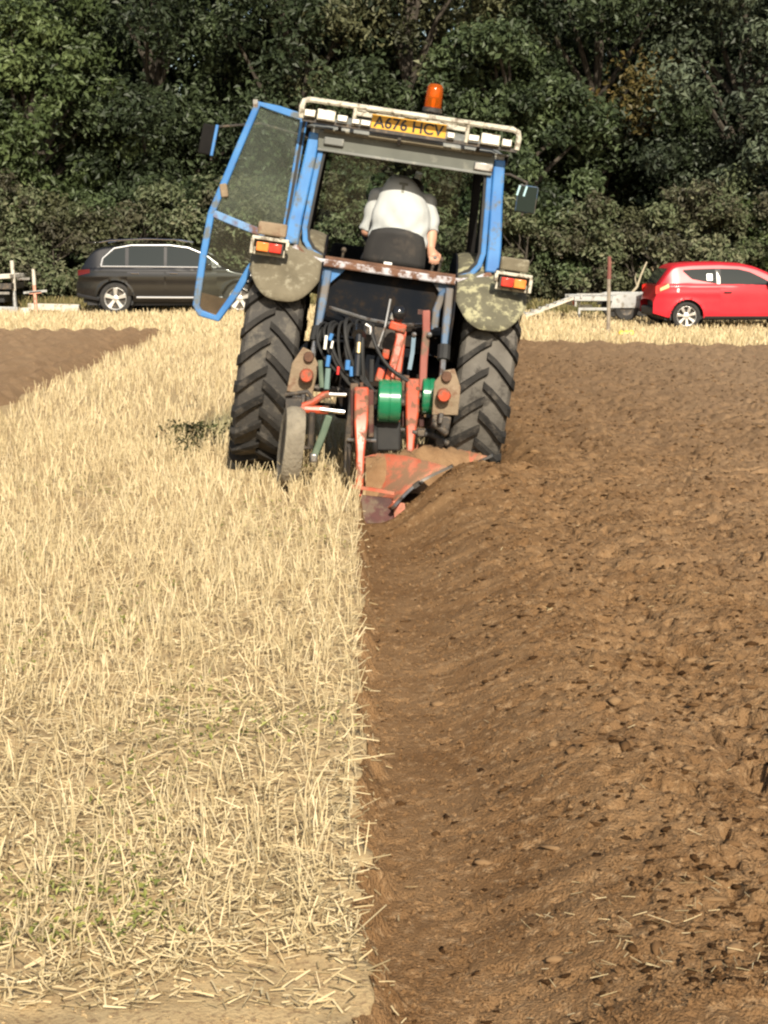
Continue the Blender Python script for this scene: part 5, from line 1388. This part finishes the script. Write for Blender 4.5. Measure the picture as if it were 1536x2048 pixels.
def suv():
    paint = mat('dark_grey_brown_paint', (0.006, 0.0055, 0.0055), 0.2, 0.0, c2=(0.008, 0.0075, 0.0075), scale=3, coat=0.35, dirt=(0.014, 0.013, 0.012), dscale=4, damt=0.2)
    hi = [(0, .66), (.04, .98), (.10, 1.10), (.24, 1.36), (.40, 1.57), (.62, 1.655), (1.0, 1.69), (1.6, 1.715), (2.2, 1.70), (2.7, 1.62), (3.1, 1.42), (3.5, 1.16), (3.7, 1.09), (4.2, 1.02), (4.5, .92), (4.68, .76), (4.75, .58)]
    lo = [(0, .44), (.3, .36), (.9, .30), (3.9, .28), (4.5, .32), (4.75, .42)]
    y = 41.0; x = -6.53 + 4.75 / 2
    c = Car('estate_car', 'dark grey-brown tall estate car with chrome window surround parked by the hedge', (x, y, gz(x, y) + 0.0), 4.75, 1.93, 1.72, [(a, b * 0.965) for a, b in hi], lo, 1.04, (0.92, 3.82), 0.37, paint)
    both = (-1, 1)
    top = [(.55, 1.30), (.85, 1.50), (1.3, 1.575), (2.2, 1.575), (2.6, 1.52), (3.0, 1.36), (3.3, 1.16)]
    bot = [(.55, 1.14), (3.3, 1.10)]
    c.pane('quarter_window', M_carglass, .66, 1.16, bot, top, sides=both)
    c.pane('rear_door_window', M_carglass, 1.24, 2.06, bot, top, sides=both)
    c.pane('front_door_window', M_carglass, 2.13, 3.16, bot, top, sides=both)
    c.line('window_trim', M_satin, [(.60, 1.115), (1.5, 1.11), (2.4, 1.10), (3.28, 1.09)], 0.013, sides=both)
    c.line('window_trim', M_satin, [(.60, 1.13), (.64, 1.30), (.90, 1.53), (1.3, 1.60), (2.2, 1.60), (2.62, 1.545), (3.02, 1.385), (3.32, 1.16)], 0.014, sides=both)
    c.line('sill_strip', M_satin, [(1.42, .40), (2.4, .395), (3.42, .395)], 0.022, sides=both)
    rail = [(.55, 1.66), (.8, 1.71), (1.6, 1.745), (2.3, 1.725), (2.6, 1.67)]
    for sg in both:
        MB().tube([(px - c.L / 2, sg * 0.70, pz) for px, pz in rail], 0.016, 6).build('roof_rail', M_chrome, c.root)
    for (a, b_) in ((1.20, 2.08), (2.10, 3.30)):
        for sg in both:
            d = c.pane('door', paint, a + .01, b_ - .01, [(a, .44), (b_, .44)], [(a, 1.085), (b_, 1.07)], off=0.004, sides=(sg,))
            c.line('door_handle', M_chrome, [(a + .10, .96), (a + .28, .955)], 0.016, off=0.022, sides=(sg,), parent=d)
    c.pane('tail_lamp', mat('dark_red_lens', (0.10, 0.008, 0.008), 0.2), .05, .34, [(.05, .90), (.34, .96)], [(.05, 1.03), (.34, 1.05)], sides=both)
    c.pane('head_lamp', M_lampwhite, 4.32, 4.66, [(4.32, .78), (4.66, .72)], [(4.32, .90), (4.66, .80)], sides=both)
    MB().box((3.12 - c.L / 2, -1.02, 1.12), (0.16, 0.20, 0.13)).build('door_mirror', paint, c.root, bevel=0.03)
    MB().box((3.12 - c.L / 2, 1.02, 1.12), (0.16, 0.20, 0.13)).build('door_mirror', paint, c.root, bevel=0.03)
    MB().box((.36 - c.L / 2, 0, 1.665), (0.22, 1.1, 0.03)).build('roof_spoiler', paint, c.root, bevel=0.01)
    c.line('bumper', M_plastic, [(.03, .46), (.30, .40), (.55, .36)], 0.05, off=-0.02, sides=both)
    MB().box((-c.L / 2 + 0.06, 0, 0.46), (0.10, 1.5, 0.16)).build('rear_bumper', M_plastic, c.root, bevel=0.03)
    MB().box((2.45 - c.L / 2, -0.45, 1.22), (0.12, 0.3, 0.22)).build('headrest', M_plastic, c.root, bevel=0.04)
suv()

def hatch():
    paint = mat('bright_red_paint', (0.59, 0.023, 0.036), 0.30, 0.0, c2=(0.63, 0.030, 0.042), scale=3, coat=0.12, spec=0.3)
    hi = [(0, .50), (.03, .82), (.10, .95), (.22, 1.14), (.34, 1.32), (.46, 1.40), (.8, 1.435), (1.4, 1.45), (1.9, 1.42), (2.2, 1.35), (2.55, 1.20), (2.95, 1.00), (3.1, .94), (3.5, .86), (3.8, .74), (3.95, .48)]
    lo = [(0, .36), (.3, .27), (3.4, .25), (3.95, .32)]
    y = 37.0; x = 6.29 + 3.95 / 2
    c = Car('hatchback', 'bright red three-door hatchback parked nose to the right in front of the hedge', (x, y, gz(x, y)), 3.95, 1.70, 1.45, hi, lo, 0.94, (0.70, 3.18), 0.30, paint, rot=R(1.5))
    both = (-1, 1)
    c.pane('quarter_window', M_carglass, .62, 1.30, [(.62, 1.24), (.80, 1.08), (1.30, .985)], [(.62, 1.27), (.80, 1.285), (1.30, 1.30)], sides=both)
    c.pane('door_window', M_carglass, 1.42, 2.50, [(1.42, .975), (2.5, .95)], [(1.42, 1.30), (1.8, 1.29), (2.05, 1.23), (2.3, 1.11), (2.5, 1.0)], sides=both)
    c.pane('window_pillar', M_plastic, 1.30, 1.42, [(1.30, .985), (1.42, .975)], [(1.30, 1.30), (1.42, 1.30)], sides=both, off=0.007)
    c.pane('window_sticker', M_lampwhite, 1.12, 1.24, [(1.12, 1.05), (1.24, 1.05)], [(1.12, 1.19), (1.24, 1.19)], off=0.010)
    c.pane('pillar_sticker', M_lampwhite, 1.335, 1.40, [(1.335, .98), (1.40, .98)], [(1.335, 1.25), (1.40, 1.12)], off=0.011)  # white sticker on the window pillar
    MB().box((1.95 - c.L / 2, -0.42, 1.06), (0.11, 0.28, 0.26), rot=(0, R(15), 0)).build('headrest', M_lampwhite, c.root, bevel=0.04)
    for sg in both:
        d = c.pane('door', paint, 1.40, 2.62, [(1.40, .33), (2.62, .36)], [(1.40, .955), (2.62, .935)], off=0.004, sides=(sg,))
        c.line('door_handle', M_plastic, [(1.48, .80), (1.64, .80)], 0.016, off=0.02, sides=(sg,), parent=d)
    o = c.pane('tail_lamp', M_redlamp, .04, .30, [(.04, .76), (.30, .86)], [(.04, .93), (.30, 1.02)], sides=both)
    c.pane('indicator_lens', mat('amber_clear_lens', (0.85, 0.55, 0.25), 0.2, coat=0.5), .13, .31, [(.13, .83), (.31, .90)], [(.13, .89), (.31, .985)], off=0.011, sides=both)
    c.line('white_spot', M_lampwhite, [(.50, .80), (.51, .88)], 0.035, off=-0.022)  # small white spot on the rear wing
    c.pane('sill', M_plastic, 1.02, 2.84, [(1.02, .25), (2.84, .25)], [(1.02, .30), (2.84, .30)], sides=both, off=0.005)
    for sg in both: MB().box((2.46 - c.L / 2, sg * 0.92, 0.99), (0.13, 0.17, 0.11)).build('door_mirror', M_plastic, c.root, bevel=0.03)
    MB().box((-c.L / 2 + 0.07, 0, 0.40), (0.14, 1.3, 0.20)).build('rear_bumper', M_plastic, c.root, bevel=0.04)
    MB().prism([(.10, .98), (.34, 1.30), (.36, 1.30), (.12, .98)], lambda a, b: (a - c.L / 2 - 0.03, -0.52, b), (0, 1.04, 0)).build('rear_window', M_carglass, c.root)
    c.pane('head_lamp', M_lampwhite, 3.45, 3.82, [(3.45, .66), (3.82, .60)], [(3.45, .78), (3.82, .68)], sides=both)
hatch()

# ---------------------------------------------------------------- trailers, posts and oddments by the hedge
M_galv = mat('galvanised', (0.34, 0.345, 0.34), 0.5, 0.5, c2=(0.44, 0.445, 0.43), scale=5, dirt=(0.22, 0.20, 0.17), dscale=8, damt=0.3)
M_wood = mat('weathered_wood', (0.20, 0.165, 0.125), 0.9, c2=(0.32, 0.27, 0.205), scale=7, bump=0.4)
M_paleplank = mat('pale_plank', (0.50, 0.46, 0.38), 0.85, c2=(0.60, 0.56, 0.48), scale=6, dirt=(0.26, 0.22, 0.16), dscale=8, damt=0.3)

def car_trailer():
    y = 39.2; g = gz(6.0, y)
    T = empty('car_trailer', (6.4, y, g + 0.08), 'galvanised flat car trailer with two loading ramps sloping to the ground', 'trailer')
    for sy in (-0.85, 0.85):
        MB().box((0.35, sy, 0.50), (3.7, 0.06, 0.11)).build('side_rail', M_galv, T, bevel=0.008)
    for x in np.linspace(-1.4, 2.1, 6): MB().box((x, 0, 0.475), (0.06, 1.64, 0.06)).build('cross_member', M_galv, T)
    for sy in (-0.55, 0.55): MB().box((0.35, sy, 0.522), (3.66, 0.42, 0.022)).build('deck_plank', M_galv, T)
    MB().box((0.35, -0.92, 0.60), (3.6, 0.03, 0.03)).build('hand_rail', M_galv, T)
    for x in (-1.35, -0.2, 1.0, 2.1): MB().box((x, -0.92, 0.555), (0.03, 0.03, 0.07)).build('rail_post', M_galv, T)
    for sy in (-0.80, -0.36):
        r_ = MB().bar([(-1.45, sy, 0.525), (-3.0, sy - 0.05, -0.06)], 0.05, 0.035, up=(0, 1, 0)).build('loading_ramp', M_paleplank, T)
        for k in range(9):
            f = (k + 0.5) / 9
            MB().box((-1.45 - 1.55 * f, sy + 0.12 - 0.05 * f, 0.525 - 0.495 * f + 0.01), (0.04, 0.26, 0.02), rot=(0, R(-18), 0)).build('ramp_rung', M_galv, r_)
        MB().bar([(-1.45, sy + 0.26, 0.525), (-3.0, sy + 0.21, -0.06)], 0.05, 0.035, up=(0, 1, 0)).build('ramp_rail', M_galv, r_)
    MB().box((-1.35, -0.6, 0.22), (0.05, 0.05, 0.46)).build('prop_stand', M_galv, T)
    for x in (-0.35, 0.35):
        for sy in (-0.98, 0.98):
            w = MB().lathe([(0.02, -0.05), (0.14, -0.05), (0.145, 0.07), (0.10, 0.05), (0.02, 0.055)], (x, sy, 0.27), (0, 1 if sy > 0 else -1, 0), 20).build('wheel', M_iron, T)
            MB().lathe([(0.14, -0.07), (0.24, -0.08), (0.27, -0.04), (0.27, 0.04), (0.24, 0.08), (0.14, 0.07)], (x, sy, 0.27), (0, 1, 0), 24, cap=False).build('tyre', M_cartyre, w)
    for sy in (-1.09, 1.09): MB().prism([(-0.72, 0.30), (0.72, 0.30), (0.66, 0.56), (0.5, 0.60), (-0.5, 0.60), (-0.66, 0.56)], lambda a, b: (a, sy, b), (0, 0.02, 0)).build('wheel_guard', M_galv, T)
    MB().box((-0.3, -0.90, 0.27), (2.2, 0.05, 0.06)).build('lower_rail', M_galv, T)
    MB().box((-1.46, 0, 0.40), (0.04, 1.7, 0.16)).box((-1.2, -0.5, 0.32), (0.3, 0.06, 0.06)).build('tail_board', M_galv, T)
    for sy in (-0.6, 0.6): MB().box((-1.49, sy, 0.40), (0.03, 0.2, 0.08)).build('tail_lamp', M_redlamp, T)
    MB().bar([(2.2, 0.5, 0.46), (3.6, 0, 0.42)], 0.06, 0.08, up=(0, 0, 1)).bar([(2.2, -0.5, 0.46), (3.6, 0, 0.42)], 0.06, 0.08, up=(0, 0, 1)).build('drawbar', M_galv, T)
car_trailer()

def left_trailer():
    x, y = -9.2, 42.0; g = gz(x, y)
    T = empty('flatbed_trailer', (x, y, g), 'low dark flatbed trailer with a pale plank deck at the hedge', 'trailer')
    for k in range(5):
        MB().box((-0.4, -0.72 + 0.36 * k, 0.83 + 0.01 * (k % 2)), (2.7, 0.34, 0.10), rot=(0, R(-3), 0)).build('deck_plank', M_paleplank, T, bevel=0.01)
    MB().box((-0.4, 0, 0.66), (2.7, 1.6, 0.14)).build('chassis', M_iron, T, bevel=0.01)
    MB().box((-0.4, -0.78, 0.50), (2.6, 0.05, 0.06)).build('side_bar', M_steel, T)
    MB().box((-0.4, 0, 0.40), (2.3, 1.3, 0.26)).build('under_frame', M_black, T, bevel=0.02)
    for xx in (-1.1, 0.3):
        for sy in (-0.75, 0.75):
            w = MB().lathe([(0.02, -0.05), (0.16, -0.05), (0.16, 0.05), (0.02, 0.05)], (xx, sy, 0.30), (0, 1, 0), 18).build('wheel', M_iron, T)
            MB().lathe([(0.15, -0.08), (0.27, -0.09), (0.30, -0.04), (0.30, 0.04), (0.27, 0.09), (0.15, 0.08)], (xx, sy, 0.30), (0, 1, 0), 22, cap=False).build('tyre', M_cartyre, w)
    MB().bar([(0.95, 0, 0.82), (1.25, 0, 0.83)], 0.05, 0.06, up=(0, 0, 1)).build('drawbar', M_steel, T)
left_trailer()

def stake(name, label, x, y, h, w, mats, lean=0.0, cross=None, cat='post', group=None):
    T = empty(name, (x, y, gz(x, y)), label, cat, group, rot=(0, R(lean), 0))
    z = -0.15
    for (h1, m, nm) in mats:
        MB().tube([(0, 0, z), (0.004, 0, (z + h1) / 2), (-0.002, 0, h1)], [w * 0.52, w * 0.5, w * 0.46], 7).build(nm, m, T); z = h1
    if cross:
        for (zc, half, m) in cross: MB().box((0.02, -0.03, zc), (half * 2, 0.03, 0.05), rot=(0, R(-3), 0)).build('cross_piece', m, T)
    return T
M_dullred = mat('dull_red_paint', (0.16, 0.055, 0.045), 0.8, c2=(0.22, 0.08, 0.06), scale=9)
M_paleorange = mat('faded_orange_paint', (0.66, 0.30, 0.20), 0.7, c2=(0.72, 0.42, 0.30), scale=9, dirt=(0.30, 0.11, 0.07), dscale=9, damt=0.4)
stake('marker_post', 'slim weathered post with a dull red top beside the ploughed edge', 4.72, 31.9, 1.49, 0.075, [(1.05, M_wood, 'shaft'), (1.47, M_dullred, 'painted_top')])
stake('white_stake', 'tall white stake at the end of the low flatbed trailer', -8.25, 41.6, 1.2, 0.10, [(0.55, M_galv, 'shaft'), (1.27, M_paleplank, 'painted_top')], lean=-2)
stake('marker_peg', 'faded orange marker peg with crosspiece and pale top by the hedge', -7.62, 40.9, 1.1, 0.085, [(0.70, M_paleorange, 'shaft'), (1.08, M_paleplank, 'painted_top')], lean=-2, cross=[(0.52, 0.14, M_paleorange), (0.54, 0.28, M_galv)])

def oddments():
    # lying beams under the stakes
    x, y = -8.3, 41.2
    for k, (dx, dz, L_, m, lab) in enumerate(((-0.9, 0.06, 2.2, M_galv, 'grey metal beam lying on the ground below the flatbed trailer'), (1.05, 0.10, 1.25, M_paleplank, 'pale timber beam lying on the ground right of the marker peg'))):
        b = MB().box((0, 0, 0), (L_, 0.16, 0.16), rot=(0, R(1.5), 0)).box((-L_ / 2 + 0.04, -0.002, 0.0), (0.05, 0.19, 0.19), rot=(0, R(1.5), 0))
        o = b.build('ground_beam', m, None, bevel=0.012)
        o.location = (x + dx, y + 0.1 * k, gz(x + dx, y) + dz + 0.06)
        tag(o, lab, 'beam', 'beams lying by the hedge')
    bk = MB().lathe([(0.10, 0), (0.13, 0.16), (0.135, 0.165), (0.12, 0.165), (0.09, 0.02)], (0, 0, 0), (0, 0, 1), 18).build('white_tub', M_lampwhite, None)
    bk.location = (-7.82, 40.6, gz(-7.8, 40.6)); tag(bk, 'small white tub on the stubble by the marker peg', 'tub')
    bk = MB().lathe([(0.10, 0), (0.15, 0.05), (0.14, 0.16), (0.08, 0.19)], (0, 0, 0), (0.05, 0, 1), 14).build('feed_sack', M_paleplank, None)
    bk.location = (-6.98, 41.3, gz(-7, 41.3)); tag(bk, 'small pale sack beside the rear bumper of the dark estate car', 'sack')
    y = 30.6; x = 4.85
    P = []
    for j in range(5):
        P.append([(-0.13 + 0.26 * i / 8, -0.07 + 0.14 * j / 4, 0.02 + 0.075 * math.sin(math.pi * j / 4) ** 0.5 * (0.6 + 0.4 * abs(math.sin(i * 1.1)))) for i in range(9)])
    o = MB().sheet(P).build('yellow_bag', mat('yellow_plastic', (0.85, 0.55, 0.06), 0.4, c2=(0.9, 0.65, 0.15), scale=9), None, smooth=70, solid=0.01)
    o.location = (x, y, gz(x, y) + 0.06); tag(o, 'small crumpled yellow bag on the stubble beside the red-topped post', 'bag')
    # bleached dead branch leaning out of the hedge
    br = MB()
    br.tube([(0, 0, 0), (0.10, 0.0, 0.30), (0.34, 0.05, 0.52), (0.58, 0.05, 0.80), (0.68, 0.08, 1.10), (0.82, 0.1, 1.42)], [0.045, 0.04, 0.036, 0.032, 0.026, 0.018], 7)
    br.tube([(0.58, 0.05, 0.80), (0.52, 0.0, 1.0), (0.54, 0, 1.15)], [0.02, 0.014, 0.006], 6)
    o = br.build('dead_branch', mat('bleached_wood', (0.34, 0.29, 0.20), 0.9, c2=(0.44, 0.38, 0.27), scale=9), None)
    o.location = (6.5, 43.0, gz(6.5, 43.0) - 0.05); tag(o, 'bleached bent dead branch sticking up behind the flat trailer', 'branch')
oddments()
